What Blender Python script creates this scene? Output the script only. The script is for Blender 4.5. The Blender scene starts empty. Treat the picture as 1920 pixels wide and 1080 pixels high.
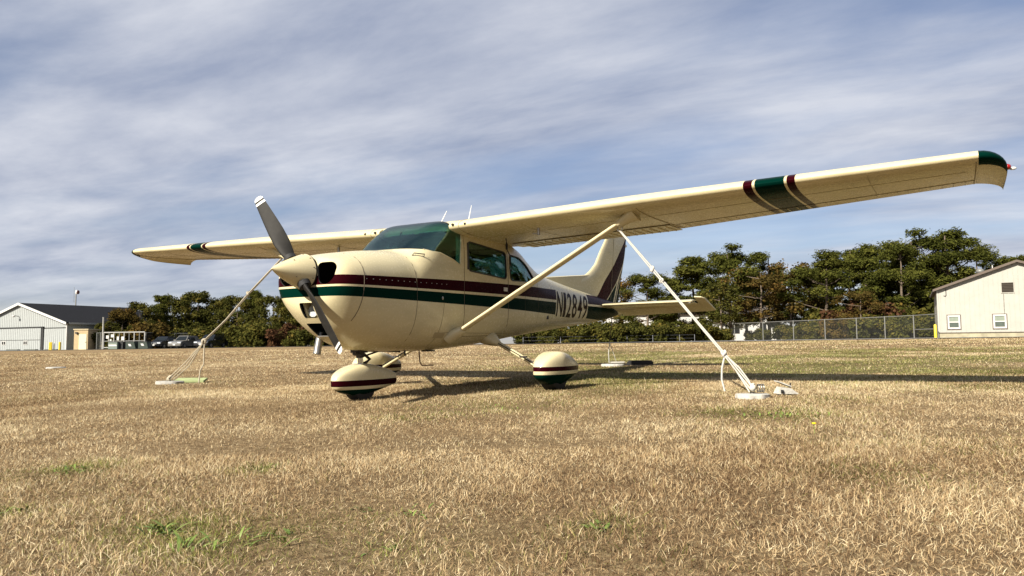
import bpy, bmesh, math, random
import numpy as np
from mathutils import Vector, Matrix, Euler
random.seed(7); rng = np.random.default_rng(11)
SC = bpy.context.scene
COL = SC.collection
R = math.radians

# ------------------------------------------------------------------ camera, sky, sun, exposure
CAM = Vector((5.196, -4.605, 0.573))
FW = Vector((-0.50847, 0.85787, 0.07422)).normalized()
RT = Vector((0.85994, 0.51034, -0.00733)).normalized()
UP = RT.cross(FW); FPX = 1412.42
cd = bpy.data.cameras.new('camera'); cam = bpy.data.objects.new('camera', cd); COL.objects.link(cam)
cd.sensor_width = 36.0; cd.lens = 36.0 * FPX / 1920.0; cd.clip_start = 0.05; cd.clip_end = 4000
m = Matrix((RT, UP, -FW)).transposed().to_4x4(); m.translation = CAM; cam.matrix_world = m
SC.camera = cam

SUN_EL = R(33); SHADOW_AZ = R(10)          # shadows run aft, a little to port
sd = bpy.data.lights.new('sun', 'SUN'); sun = bpy.data.objects.new('sun', sd); COL.objects.link(sun)
ldir = Vector((math.sin(SHADOW_AZ) * math.cos(SUN_EL), math.cos(SHADOW_AZ) * math.cos(SUN_EL), -math.sin(SUN_EL)))
sun.rotation_euler = ldir.to_track_quat('-Z', 'Y').to_euler(); sun.location = (-10, -30, 30)
sd.energy = 5.0; sd.angle = R(0.53); sd.color = (1.0, 0.92, 0.78)

W = bpy.data.worlds.new('World'); SC.world = W; W.use_nodes = True
nt = W.node_tree; nt.nodes.clear()
def WN(t, **k):
    n = nt.nodes.new(t)
    for a, b in k.items(): setattr(n, a, b)
    return n
def wlink(a, b): nt.links.new(a, b)
sky = WN('ShaderNodeTexSky', sky_type='NISHITA', sun_disc=False, sun_elevation=SUN_EL)
to_sun = -ldir
sky.sun_rotation = math.atan2(to_sun.x, to_sun.y)
sky.altitude = 10; sky.air_density = 1.0; sky.dust_density = 0.6; sky.ozone_density = 2.0
tc = WN('ShaderNodeTexCoord')
sep = WN('ShaderNodeSeparateXYZ'); wlink(tc.outputs['Generated'], sep.inputs[0])
def wm(op, a, b=None, c=None, clamp=False):
    n = WN('ShaderNodeMath', operation=op, use_clamp=clamp)
    for i, q in enumerate((a, b, c)):
        if q is None: continue
        if isinstance(q, (int, float)): n.inputs[i].default_value = q
        else: wlink(q, n.inputs[i])
    return n.outputs[0]
# cloud sheet: the view direction carried up to a flat layer high above the field
zz = wm('ADD', wm('MAXIMUM', sep.outputs['Z'], 0.0), 0.10)
cu = wm('DIVIDE', sep.outputs['X'], zz); cv = wm('DIVIDE', sep.outputs['Y'], zz)
cmb = WN('ShaderNodeCombineXYZ'); wlink(cu, cmb.inputs[0]); wlink(cv, cmb.inputs[1])
def cloud_noise(rot, sx, sy, scale, detail, rough, dist=0.0, off=(0, 0, 0)):
    mp = WN('ShaderNodeMapping'); mp.inputs['Rotation'].default_value = (0, 0, rot)
    mp.inputs['Scale'].default_value = (sx, sy, 1); mp.inputs['Location'].default_value = off
    wlink(cmb.outputs[0], mp.inputs['Vector'])
    n = WN('ShaderNodeTexNoise'); n.inputs['Scale'].default_value = scale; n.inputs['Detail'].default_value = detail
    n.inputs['Roughness'].default_value = rough; n.inputs['Distortion'].default_value = dist
    wlink(mp.outputs[0], n.inputs['Vector']); return n.outputs['Fac']
n1 = cloud_noise(R(-8), 0.36, 1.0, 0.80, 4, 0.5, 0.15, (3.1, 0.4, 0))
n2 = cloud_noise(R(-10), 0.50, 1.0, 1.9, 9, 0.58, 0.15, (1.0, 5.0, 0))
n3 = cloud_noise(R(-5), 0.45, 1.0, 6.0, 9, 0.64, 0.2, (7.0, 2.0, 0))
cl = wm('ADD', wm('ADD', wm('MULTIPLY', n1, 0.76), wm('MULTIPLY', n2, 0.17)), wm('MULTIPLY', n3, 0.07))
mr = WN('ShaderNodeMapRange', interpolation_type='SMOOTHSTEP'); wlink(cl, mr.inputs['Value'])
mr.inputs['From Min'].default_value = 0.33; mr.inputs['From Max'].default_value = 0.58
mr.inputs['To Min'].default_value = 0.26; mr.inputs['To Max'].default_value = 0.97
hz = WN('ShaderNodeMapRange', interpolation_type='SMOOTHSTEP'); wlink(sep.outputs['Z'], hz.inputs['Value'])
hz.inputs['From Min'].default_value = -0.02; hz.inputs['From Max'].default_value = 0.12
cmask = wm('MULTIPLY', mr.outputs[0], wm('ADD', wm('MULTIPLY', hz.outputs[0], 0.55), 0.45))
# thick cloud is greyer below, thin cloud brighter
ramp = WN('ShaderNodeValToRGB'); wlink(n2, ramp.inputs['Fac'])
ramp.color_ramp.elements[0].position = 0.34; ramp.color_ramp.elements[0].color = (0.215, 0.245, 0.325, 1)
ramp.color_ramp.elements[1].position = 0.68; ramp.color_ramp.elements[1].color = (0.42, 0.435, 0.48, 1)
skys = WN('ShaderNodeVectorMath', operation='MULTIPLY'); wlink(sky.outputs[0], skys.inputs[0]); skys.inputs[1].default_value = (0.066, 0.062, 0.066)
mx = WN('ShaderNodeMix', data_type='RGBA'); wlink(cmask, mx.inputs['Factor']); wlink(skys.outputs[0], mx.inputs[6]); wlink(ramp.outputs[0], mx.inputs[7])
bg = WN('ShaderNodeBackground'); wlink(mx.outputs[2], bg.inputs['Color']); bg.inputs['Strength'].default_value = 0.72
wo = WN('ShaderNodeOutputWorld'); wlink(bg.outputs[0], wo.inputs['Surface'])
SC.view_settings.view_transform = 'Standard'; SC.view_settings.look = 'None'
SC.view_settings.exposure = 1.22; SC.view_settings.gamma = 1.0
SC.cycles.use_denoising = True
SC.cycles.max_bounces = 8; SC.cycles.transparent_max_bounces = 24

# ------------------------------------------------------------------ helpers
def gnd(x, y):
    s = 1.05 * (1 - math.exp(-y / 48)) if y > 0 else 0.0219 * max(y, -20)
    return s + 0.005 * max(min(x, 60), -110)
def gnd_np(x, y):
    s = np.where(y > 0, 1.05 * (1 - np.exp(-np.maximum(y, 0) / 48)), 0.0219 * np.maximum(y, -20))
    return s + 0.005 * np.clip(x, -110, 60)
def gp(px, D, dz=0.0):
    d = FW + RT * ((px - 960) / FPX)
    x, y = CAM.x + D * d.x, CAM.y + D * d.y
    return Vector((x, y, gnd(x, y) + dz))
def p3(px, py, D): return CAM + (FW + RT * ((px - 960) / FPX) + UP * ((540 - py) / FPX)) * D
CR = Vector((RT.x, RT.y, 0)).normalized(); CF = Vector((FW.x, FW.y, 0)).normalized(); ZU = Vector((0, 0, 1))

class MB:
    def __init__(s): s.v = []; s.f = []; s.m = []
    def add(s, vs, fs, mi=0):
        b = len(s.v); s.v += [tuple(q) for q in vs]; s.f += [tuple(b + i for i in f) for f in fs]; s.m += [mi] * len(fs); return s
    def box(s, c, sz, ax=None, mi=0, bev=0.0):
        c = Vector(c); ax = ax or (Vector((1, 0, 0)), Vector((0, 1, 0)), ZU); h = [k / 2 for k in sz]
        vs = [c + ax[0] * (h[0] * i) + ax[1] * (h[1] * j) + ax[2] * (h[2] * k) for i in (-1, 1) for j in (-1, 1) for k in (-1, 1)]
        return s.add(vs, [(0, 1, 3, 2), (4, 6, 7, 5), (0, 4, 5, 1), (2, 3, 7, 6), (0, 2, 6, 4), (1, 5, 7, 3)], mi)
    def tube(s, pts, rad, n=8, mi=0, cap=True, flat=1.0, side=None):
        pts = [Vector(p) for p in pts]; N = len(pts)
        rad = rad if isinstance(rad, (list, tuple)) else [rad] * N
        vs = []; prev = None
        for i, p in enumerate(pts):
            t = (pts[min(i + 1, N - 1)] - pts[max(i - 1, 0)]).normalized()
            if side is not None: a = (Vector(side) - t * t.dot(Vector(side))).normalized()
            elif prev is None: a = t.orthogonal().normalized()
            else: a = (prev - t * t.dot(prev)).normalized()
            prev = a; b = t.cross(a)
            for k in range(n):
                w = 2 * math.pi * k / n
                vs.append(p + (a * math.cos(w) + b * (math.sin(w) * flat)) * rad[i])
        fs = [(i * n + k, i * n + (k + 1) % n, (i + 1) * n + (k + 1) % n, (i + 1) * n + k) for i in range(N - 1) for k in range(n)]
        if cap: fs += [tuple(range(n - 1, -1, -1)), tuple((N - 1) * n + k for k in range(n))]
        return s.add(vs, fs, mi)
    def loft(s, secs, closed=True, cap=True, mi=0):
        n = len(secs[0]); N = len(secs); vs = [p for q in secs for p in q]
        K = n if closed else n - 1
        fs = [(i * n + k, i * n + (k + 1) % n, (i + 1) * n + (k + 1) % n, (i + 1) * n + k) for i in range(N - 1) for k in range(K)]
        if cap: fs += [tuple(range(n - 1, -1, -1)), tuple((N - 1) * n + k for k in range(n))]
        return s.add(vs, fs, mi)
    def prism(s, poly, d, mi=0):
        n = len(poly); d = Vector(d); vs = [Vector(p) for p in poly] + [Vector(p) + d for p in poly]
        return s.add(vs, [tuple(range(n - 1, -1, -1)), tuple(range(n, 2 * n))] + [(k, (k + 1) % n, n + (k + 1) % n, n + k) for k in range(n)], mi)
    def quad(s, a, b, c, d, mi=0): return s.add([a, b, c, d], [(0, 1, 2, 3)], mi)
    def ball(s, c, r, n=12, mi=0):
        c = Vector(c); r = r if isinstance(r, (list, tuple)) else (r, r, r); secs = []
        for i in range(1, n // 2):
            th = math.pi * i / (n // 2)
            secs.append([c + Vector((r[0] * math.sin(th) * math.cos(2 * math.pi * k / n), r[1] * math.sin(th) * math.sin(2 * math.pi * k / n), r[2] * math.cos(th))) for k in range(n)])
        return s.loft(secs, mi=mi)
    def build(s, name, mat, parent=None, smooth=None, fix=True, label=None):
        me = bpy.data.meshes.new(name); me.from_pydata(s.v, [], s.f)
        if fix:
            bm = bmesh.new(); bm.from_mesh(me); bmesh.ops.recalc_face_normals(bm, faces=bm.faces); bm.to_mesh(me); bm.free()
        for q in (mat if isinstance(mat, (list, tuple)) else [mat]): me.materials.append(q)
        if any(s.m): me.polygons.foreach_set('material_index', s.m)
        if smooth is not None:
            me.polygons.foreach_set('use_smooth', [True] * len(me.polygons)); me.set_sharp_from_angle(angle=R(smooth))
        me.update()
        return put(name, me, parent, label)
def put(name, data, parent=None, label=None):
    o = bpy.data.objects.new(name, data); COL.objects.link(o)
    if parent is not None:
        o.parent = parent; o.matrix_parent_inverse = world_of(parent).inverted()
    if label: o['label'] = label
    return o
def world_of(o):
    mt = o.matrix_basis.copy()
    if o.parent is not None: mt = world_of(o.parent) @ o.matrix_parent_inverse @ mt
    return mt
def tag(o, label, cat, group=None):
    o['label'] = label; o['category'] = cat
    if group: o['group'] = group
    return o
def thing(name, loc, label, cat, group=None, rz=0):
    o = bpy.data.objects.new(name, None); COL.objects.link(o); o.location = loc; o.rotation_euler = (0, 0, rz); o.empty_display_size = 0.2
    return tag(o, label, cat, group)
def copy_tree(o, parent=None):
    c = o.copy(); COL.objects.link(c); c.parent = parent
    for ch in o.children: copy_tree(ch, c)
    return c
def apply_mods(o):
    dg = bpy.context.evaluated_depsgraph_get(); me = bpy.data.meshes.new_from_object(o.evaluated_get(dg)); o.modifiers.clear(); o.data = me

# ------------------------------------------------------------------ materials
MATS = {}
K = 0.70
def kc(c): return tuple(q * K for q in c)
class NT:
    def __init__(s, name):
        s.m = bpy.data.materials.new(name); s.m.use_nodes = True; s.t = s.m.node_tree; s.b = s.t.nodes['Principled BSDF']
    def n(s, t, **k):
        q = s.t.nodes.new(t)
        for a, b in k.items(): setattr(q, a, b)
        return q
    def l(s, a, b): s.t.links.new(a, b)
    def math(s, op, a, b=None, c=None, clamp=False):
        q = s.n('ShaderNodeMath', operation=op, use_clamp=clamp)
        for i, w in enumerate((a, b, c)):
            if w is None: continue
            if isinstance(w, (int, float)): q.inputs[i].default_value = w
            else: s.l(w, q.inputs[i])
        return q.outputs[0]
    def noise(s, scale, detail=4, rough=0.55, coord='Object', sc=(1, 1, 1), dist=0.0):
        tc = s.n('ShaderNodeTexCoord'); mp = s.n('ShaderNodeMapping'); mp.inputs['Scale'].default_value = sc; s.l(tc.outputs[coord], mp.inputs[0])
        q = s.n('ShaderNodeTexNoise'); q.inputs['Scale'].default_value = scale; q.inputs['Detail'].default_value = detail
        q.inputs['Roughness'].default_value = rough; q.inputs['Distortion'].default_value = dist; s.l(mp.outputs[0], q.inputs['Vector']); return q.outputs['Fac']
    def mix(s, f, a, b):
        q = s.n('ShaderNodeMix', data_type='RGBA')
        for w, i in ((f, 0), (a, 6), (b, 7)):
            if isinstance(w, (int, float)): q.inputs[i].default_value = w
            elif isinstance(w, tuple): q.inputs[i].default_value = (*w[:3], 1)
            else: s.l(w, q.inputs[i])
        return q.outputs[2]
    def ramp(s, f, stops):
        q = s.n('ShaderNodeValToRGB'); s.l(f, q.inputs[0]); e = q.color_ramp.elements
        while len(e) < len(stops): e.new(0.5)
        for el, (p, c) in zip(e, stops): el.position = p; el.color = (*c, 1) if isinstance(c, tuple) else (c, c, c, 1)
        return q.outputs[0]
    def piece(s, x, xs, ys):       # piecewise linear curve
        lo, hi = min(ys), max(ys); rg = max(hi - lo, 1e-6)
        f = s.math('DIVIDE', s.math('SUBTRACT', x, xs[0]), xs[-1] - xs[0], clamp=True)
        r = s.ramp(f, [((a - xs[0]) / (xs[-1] - xs[0]), (b - lo) / rg) for a, b in zip(xs, ys)])
        return s.math('ADD', s.math('MULTIPLY', r, rg), lo)
    def bump(s, h, strength=0.3, dist=0.01):
        q = s.n('ShaderNodeBump'); q.inputs['Strength'].default_value = strength; q.inputs['Distance'].default_value = dist
        s.l(h, q.inputs['Height']); s.l(q.outputs[0], s.b.inputs['Normal'])
    def set(s, **k):
        for a, b in k.items():
            i = s.b.inputs[a.replace('_', ' ')]
            if isinstance(b, (int, float)): i.default_value = b
            elif isinstance(b, tuple): i.default_value = (*b[:3], 1) if i.type == 'RGBA' else b
            else: s.l(b, i)
        return s
def mat(name, color, rough=0.6, metal=0.0, var=0.12, vscale=6.0, coat=0.0, bump=0.0, bscale=40.0, sc=(1, 1, 1), spec=0.5):
    if name in MATS: return MATS[name]
    t = NT(name)
    color = kc(color) if metal < .5 else color
    c = tuple(color)
    if var > 0:
        f = t.noise(vscale, 5, 0.6, sc=sc)
        c2 = t.mix(t.ramp(f, [(0.3, 0.0), (0.7, 1.0)]), tuple(k * (1 - var) for k in color), tuple(min(1, k * (1 + var)) for k in color))
        t.set(Base_Color=c2)
    else: t.set(Base_Color=c)
    t.set(Roughness=rough, Metallic=metal, Coat_Weight=coat); t.b.inputs['Coat Roughness'].default_value = 0.06
    t.b.inputs['Specular IOR Level'].default_value = spec
    if bump > 0: t.bump(t.noise(bscale, 4, 0.6, sc=sc), bump, 0.01)
    MATS[name] = t.m; return t.m
CREAM = kc((0.77, 0.68, 0.425)); MAROON = kc((0.028, 0.0018, 0.0045)); GREEN = kc((0.0006, 0.020, 0.014))
def paint_base(t, col):
    dirt = t.noise(2.4, 5, 0.6, sc=(1, .45, 1.6)); d2 = t.noise(45.0, 3, 0.5)
    k = t.ramp(dirt, [(0.28, 0.80), (0.45, 0.95), (0.66, 1.0)])
    q = t.n('ShaderNodeMix', data_type='RGBA', blend_type='MULTIPLY'); q.inputs[0].default_value = 1.0
    if isinstance(col, tuple): q.inputs[6].default_value = (*col, 1)
    else: t.l(col, q.inputs[6])
    t.l(k, q.inputs[7])
    t.set(Base_Color=q.outputs[2], Roughness=t.ramp(d2, [(0.3, 0.20), (0.7, 0.30)]), Coat_Weight=0.0); sc_ = t.n('ShaderNodeSeparateColor'); t.l(q.outputs[2], sc_.inputs[0]); t.set(Specular_IOR_Level=t.math('MULTIPLY_ADD', sc_.outputs[0], 0.7, 0.01))
    t.b.inputs['Coat Roughness'].default_value = 0.05
    t.bump(t.noise(2.2, 2, 0.5), 0.10, 0.02)
def paint(name, col):
    t = NT(name); paint_base(t, col); return t.m
def sepobj(t):
    tc = t.n('ShaderNodeTexCoord'); s = t.n('ShaderNodeSeparateXYZ'); t.l(tc.outputs['Object'], s.inputs[0]); return s.outputs
M_CREAM = paint('cream_paint', CREAM); M_GREEN = paint('green_paint', GREEN); M_MAROON = paint('maroon_paint', MAROON)
LET0, LET1 = 4.74, 6.13
def hull_paint():
    t = NT('hull_paint'); X, Y, Z = sepobj(t)
    mt = t.piece(Y, [0.3, 0.44, 2.28, 4.88, 7.6], [1.205, 1.214, 1.272, 1.330, 1.36])
    mb = t.piece(Y, [0.3, 0.44, 2.28, 4.88, 7.6], [1.124, 1.128, 1.154, 1.185, 1.20])
    gt = t.piece(Y, [0.3, 0.44, 2.28, 4.88, 7.6], [1.105, 1.109, 1.126, 1.150, 1.17])
    gb = t.piece(Y, [0.3, 0.44, 2.28, 4.88, 7.6], [1.022, 1.022, 1.006, 0.975, 0.95])
    def band(lo, hi): return t.math('MULTIPLY', t.math('GREATER_THAN', Z, lo), t.math('LESS_THAN', Z, hi))
    sl = t.math('ADD', Y, t.math('MULTIPLY', t.math('SUBTRACT', Z, 1.15), -0.22))
    keep = t.math('MAXIMUM', t.math('LESS_THAN', sl, LET0), t.math('GREATER_THAN', sl, LET1))
    c = t.mix(t.math('MULTIPLY', band(mb, mt), keep), CREAM, MAROON)
    c = t.mix(t.math('MULTIPLY', band(gb, gt), keep), c, GREEN)
    paint_base(t, c); return t.m
M_HULL = hull_paint()
def wing_paint():
    t = NT('wing_paint'); X, Y, Z = sepobj(t); A = t.math('ABSOLUTE', X)
    def band(lo, hi): return t.math('MULTIPLY', t.math('GREATER_THAN', A, lo), t.math('LESS_THAN', A, hi))
    c = t.mix(t.math('MAXIMUM', band(3.614, 3.69), band(3.978, 4.045)), CREAM, MAROON)
    c = t.mix(band(3.712, 3.956), c, GREEN)
    paint_base(t, c); return t.m
M_WING = wing_paint()
def fin_paint():
    t = NT('fin_paint'); X, Y, Z = sepobj(t)
    b1 = t.piece(Z, [1.2, 1.389, 1.651, 1.953, 2.167, 2.378, 2.7], [6.62, 6.90, 7.20, 7.62, 7.87, 8.13, 8.45])
    b2 = t.piece(Z, [1.2, 1.338, 1.601, 1.945, 2.261, 2.7], [7.10, 7.319, 7.70, 8.08, 8.23, 8.5])
    b3 = t.piece(Z, [1.2, 1.353, 1.744, 1.953, 2.7], [7.55, 7.63, 7.85, 8.06, 8.6])
    g = lambda b, o=0.0: t.math('GREATER_THAN', t.math('SUBTRACT', Y, o), b)
    c = t.mix(g(b1), CREAM, MAROON); c = t.mix(g(b2), c, CREAM); c = t.mix(g(b2, 0.035), c, GREEN)
    c = t.mix(g(b3), c, CREAM); c = t.mix(g(b3, 0.055), c, MAROON); c = t.mix(g(b3, 0.10), c, CREAM); c = t.mix(g(b3, 0.125), c, GREEN)
    paint_base(t, c); return t.m
M_FIN = fin_paint()
def pant_paint(name, r0, r1, g0):
    t = NT(name); X, Y, Z = sepobj(t)
    c = t.mix(t.math('LESS_THAN', Z, r1), CREAM, MAROON); c = t.mix(t.math('LESS_THAN', Z, r0), c, CREAM); c = t.mix(t.math('LESS_THAN', Z, g0), c, (0.0007, 0.014, 0.010))
    paint_base(t, c); return t.m
def glass(name, tint, gloss=0.12, rough=0.0):
    t = NT(name); t.t.nodes.remove(t.b)
    tr = t.n('ShaderNodeBsdfTransparent'); tr.inputs[0].default_value = (*tint, 1)
    gl = t.n('ShaderNodeBsdfGlossy'); gl.inputs['Roughness'].default_value = rough; gl.inputs['Color'].default_value = (1, 1, 1, 1)
    lw = t.n('ShaderNodeFresnel'); lw.inputs['IOR'].default_value = 1.5
    f = t.math('ADD', t.math('MULTIPLY', lw.outputs[0], 0.6), gloss * 0.1, clamp=True)
    ms = t.n('ShaderNodeMixShader'); t.l(f, ms.inputs[0]); t.l(tr.outputs[0], ms.inputs[1]); t.l(gl.outputs[0], ms.inputs[2])
    t.l(ms.outputs[0], t.t.nodes['Material Output'].inputs[0]); return t.m
M_GLASS = glass('green_tinted_glass', (0.40, 0.585, 0.535))
M_DARK = mat('dark_interior', (0.045, 0.045, 0.042), 0.8)
M_BLACK = mat('black_rubber', (0.012, 0.012, 0.013), 0.75, bump=0.2, bscale=60)
M_SEAM = mat('panel_seam', (0.10, 0.075, 0.045), 0.8); M_SEAML = mat('faint_seam', (0.30, 0.24, 0.13), 0.7)
M_STEEL = mat('worn_steel', (0.30, 0.29, 0.27), 0.38, 0.9)
M_DSTEEL = mat('oily_dark_steel', (0.035, 0.030, 0.028), 0.5, 0.3)
M_CHROME = mat('bright_chrome', (0.65, 0.70, 0.76), 0.12, 1.0, var=0)
M_WHITE = mat('white_paint', (0.78, 0.78, 0.75), 0.45)
M_SEAT = mat('seat_cloth', (0.52, 0.47, 0.30), 0.9)
M_ROPE = mat('white_rope', (0.60, 0.585, 0.54), 0.9, bump=0.5, bscale=220)
M_ROPE2 = mat('weathered_rope', (0.47, 0.42, 0.32), 0.9, bump=0.5, bscale=220)

# ------------------------------------------------------------------ ground
GREEN_SPOTS = []
def _h(ix, iy, seed):
    n = np.sin(ix * 127.1 + iy * 311.7 + seed * 74.7) * 43758.5453; return n - np.floor(n)
def vnoise(x, y, seed=0):
    ix, iy = np.floor(x), np.floor(y); fx, fy = x - ix, y - iy; fx = fx * fx * (3 - 2 * fx); fy = fy * fy * (3 - 2 * fy)
    a, b, c, d = _h(ix, iy, seed), _h(ix + 1, iy, seed), _h(ix, iy + 1, seed), _h(ix + 1, iy + 1, seed)
    return (a * (1 - fx) + b * fx) * (1 - fy) + (c * (1 - fx) + d * fx) * fy
def fbm(x, y, seed=0): return (vnoise(x, y, seed) + 0.5 * vnoise(x * 2.1, y * 2.1, seed + 3) + 0.25 * vnoise(x * 4.3, y * 4.3, seed + 5)) / 1.75
def cam_coords(x, y):
    dx, dy = x - CAM.x, y - CAM.y; return dx * CR.x + dy * CR.y, dx * CF.x + dy * CF.y      # right, depth
def green_prob(x, y):
    lat, dep = cam_coords(x, y)
    n = fbm(x * 0.7, y * 0.7, 1); n2 = fbm(x * 0.13, y * 0.13, 9)
    base = np.clip((dep - 5.5) / 4.5, 0, 1) * np.clip((lat + 1.5) / 3.0, 0, 1) * np.clip((60 - dep) / 45, 0, 1) * 0.85
    p = np.clip((n - 0.56) * 6, 0, 1) * 0.10 + 0.01 + base * np.clip((n - 0.30) * 3.4, 0, 1) * np.clip((n2 - 0.2) * 3, 0.3, 1)
    return np.clip(p, 0, 0.8)
gx = np.concatenate([-np.geomspace(1500, 26, 26), np.arange(-24, 24.01, 0.5), np.geomspace(26, 1500, 26)])
gy = np.concatenate([-np.geomspace(600, 14, 14), np.arange(-12, 50.01, 0.5), np.geomspace(52, 2500, 40)])
GX, GY = np.meshgrid(gx, gy); GZ = gnd_np(GX, GY) + 0.012 * (fbm(GX * 0.8, GY * 0.8, 2) - 0.5) * (np.abs(GX) < 30)
nv = GX.size; nx, ny = len(gx), len(gy)
ii = np.arange(nv).reshape(ny, nx); faces = np.stack([ii[:-1, :-1], ii[:-1, 1:], ii[1:, 1:], ii[1:, :-1]], -1).reshape(-1, 4)
me = bpy.data.meshes.new('grass_field'); me.from_pydata(np.stack([GX, GY, GZ], -1).reshape(-1, 3).tolist(), [], faces.tolist())
me.polygons.foreach_set('use_smooth', [True] * len(me.polygons))
at = me.attributes.new('green', 'FLOAT', 'POINT'); at.data.foreach_set('value', green_prob(GX.ravel(), GY.ravel()).astype(np.float32))
t = NT('dry_turf'); a = t.n('ShaderNodeAttribute', attribute_name='green')
f1 = t.noise(26, 6, 0.72); f2 = t.noise(1.3, 4, 0.6); f3 = t.noise(150, 3, 0.7)
c1 = t.ramp(f1, [(0.28, kc((0.12, 0.074, 0.038))), (0.5, kc((0.35, 0.245, 0.130))), (0.74, kc((0.66, 0.51, 0.29)))])
c2 = t.ramp(f1, [(0.28, kc((0.045, 0.048, 0.014))), (0.5, kc((0.15, 0.155, 0.042))), (0.74, kc((0.36, 0.33, 0.12)))])
gf = t.math('MULTIPLY', a.outputs['Fac'], t.ramp(t.noise(5.0, 4, 0.65), [(0.35, 0.25), (0.62, 1.25)]), clamp=True)
c = t.mix(gf, c1, c2)
q = t.n('ShaderNodeMix', data_type='RGBA', blend_type='MULTIPLY'); q.inputs[0].default_value = 1; t.l(c, q.inputs[6]); t.l(t.ramp(f2, [(0.3, 0.78), (0.7, 1.12)]), q.inputs[7])
t.set(Base_Color=q.outputs[2], Roughness=1.0); t.b.inputs['Specular IOR Level'].default_value = 0.1
t.bump(t.math('ADD', f1, t.math('MULTIPLY', f3, 0.5)), 0.9, 0.05)
M_TURF = t.m; me.materials.append(M_TURF); field = put('grass_field', me); field['kind'] = 'structure'
# pavement strip beyond the grass: near edge and far edge, as (picture column, depth)
def strip(name, near, far, mt, lift):
    b = MB(); A, B = [], []
    def dense(pts): 
        px = np.linspace(pts[0][0], pts[-1][0], 60); return [(q, float(np.interp(q, [p[0] for p in pts], [p[1] for p in pts]))) for q in px]
    for q in dense(near): A.append(gp(*q, lift))
    for q in dense(far): B.append(gp(*q, lift))
    n = len(A); b.add(A + B, [(i, i + 1, n + i + 1, n + i) for i in range(n - 1)]); o = b.build(name, mt); o['kind'] = 'structure'; return o
M_ASPH = mat('weathered_asphalt', (0.23, 0.23, 0.225), 0.95, var=0.15, vscale=2.0, bump=0.3, bscale=60)
strip('taxiway', [(-700, 97), (0, 95), (500, 90), (900, 66), (1300, 52), (1900, 47), (2500, 45)], [(-700, 150), (0, 140), (500, 118), (900, 78), (1300, 63), (1900, 56.5), (2500, 54)], M_ASPH, 0.05)

# ------------------------------------------------------------------ the aeroplane  (x to port, y aft, z up)
PLANE = thing('light_airplane', (0, 2.4, gnd(0, 2.4)), 'cream high-wing light airplane with maroon and green stripes tied down on dry grass', 'airplane')
def pchip(xs, ys):
    xs = np.array(xs, float); ys = np.array(ys, float); h = np.diff(xs); d = np.diff(ys) / h; m = np.zeros_like(ys)
    m[0], m[-1] = d[0], d[-1]
    for i in range(1, len(xs) - 1):
        if d[i - 1] * d[i] > 0:
            w1, w2 = 2 * h[i] + h[i - 1], h[i] + 2 * h[i - 1]; m[i] = (w1 + w2) / (w1 / d[i - 1] + w2 / d[i])
    def f(x):
        i = int(np.clip(np.searchsorted(xs, x) - 1, 0, len(h) - 1)); t = (x - xs[i]) / h[i]; t = min(max(t, 0), 1)
        return (2*t**3-3*t**2+1)*ys[i] + (t**3-2*t**2+t)*h[i]*m[i] + (-2*t**3+3*t**2)*ys[i+1] + (t**3-t**2)*h[i]*m[i+1]
    return f
#        Y     zt     zb     hw     zc    nt   nb
ST = [(0.400, 1.300, 1.070, 0.250, 1.180, 2.3, 2.0),
      (0.412, 1.345, 0.960, 0.335, 1.175, 2.4, 2.1),
      (0.445, 1.390, 0.885, 0.400, 1.170, 2.5, 2.1),
      (0.520, 1.420, 0.795, 0.448, 1.160, 2.6, 2.1),
      (0.630, 1.447, 0.695, 0.476, 1.140, 2.6, 2.1),
      (0.780, 1.474, 0.607, 0.494, 1.120, 2.7, 2.15),
      (0.950, 1.502, 0.545, 0.505, 1.100, 2.7, 2.2),
      (1.200, 1.532, 0.510, 0.520, 1.080, 2.7, 2.3),
      (1.420, 1.552, 0.500, 0.528, 1.060, 2.8, 2.5),
      (1.500, 1.600, 0.500, 0.531, 1.060, 3.2, 2.6),
      (1.700, 1.745, 0.500, 0.537, 1.060, 4.3, 2.8),
      (1.900, 1.865, 0.503, 0.541, 1.050, 5.6, 3.0),
      (2.050, 1.930, 0.508, 0.544, 1.040, 7.0, 3.1),
      (2.200, 1.930, 0.515, 0.546, 1.040, 7.5, 3.2),
      (2.800, 1.905, 0.560, 0.546, 1.040, 7.0, 3.3),
      (3.400, 1.865, 0.620, 0.528, 1.050, 4.8, 3.2),
      (3.650, 1.820, 0.645, 0.510, 1.060, 4.2, 3.1),
      (3.900, 1.735, 0.668, 0.482, 1.070, 3.6, 3.0),
      (4.200, 1.635, 0.695, 0.445, 1.080, 3.1, 2.9),
      (4.500, 1.565, 0.722, 0.405, 1.090, 2.8, 2.8),
      (5.200, 1.490, 0.785, 0.318, 1.110, 2.6, 2.6),
      (6.000, 1.420, 0.855, 0.228, 1.130, 2.5, 2.5),
      (6.800, 1.358, 0.930, 0.145, 1.150, 2.4, 2.4),
      (7.400, 1.310, 1.000, 0.085, 1.160, 2.3, 2.3),
      (7.800, 1.275, 1.070, 0.040, 1.170, 2.2, 2.2)]
HF = [pchip([s[0] for s in ST], [s[k] for s in ST]) for k in range(1, 7)]
def hull_sec(y, n=80, off=0.0):
    zt, zb, hw, zc, nt_, nb_ = [f(y) for f in HF]; zt -= off; zb += off; hw -= off; out = []
    for k in range(n):
        th = 2 * math.pi * k / n; c, s = math.cos(th), math.sin(th); e = 2 / (nt_ if c > 0 else nb_)
        x = hw * math.copysign(abs(s) ** e, s); z = zc + (zt - zc) * c ** e if c > 0 else zc - (zc - zb) * abs(c) ** e
        out.append(Vector((x, y, z)))
    return out
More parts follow.
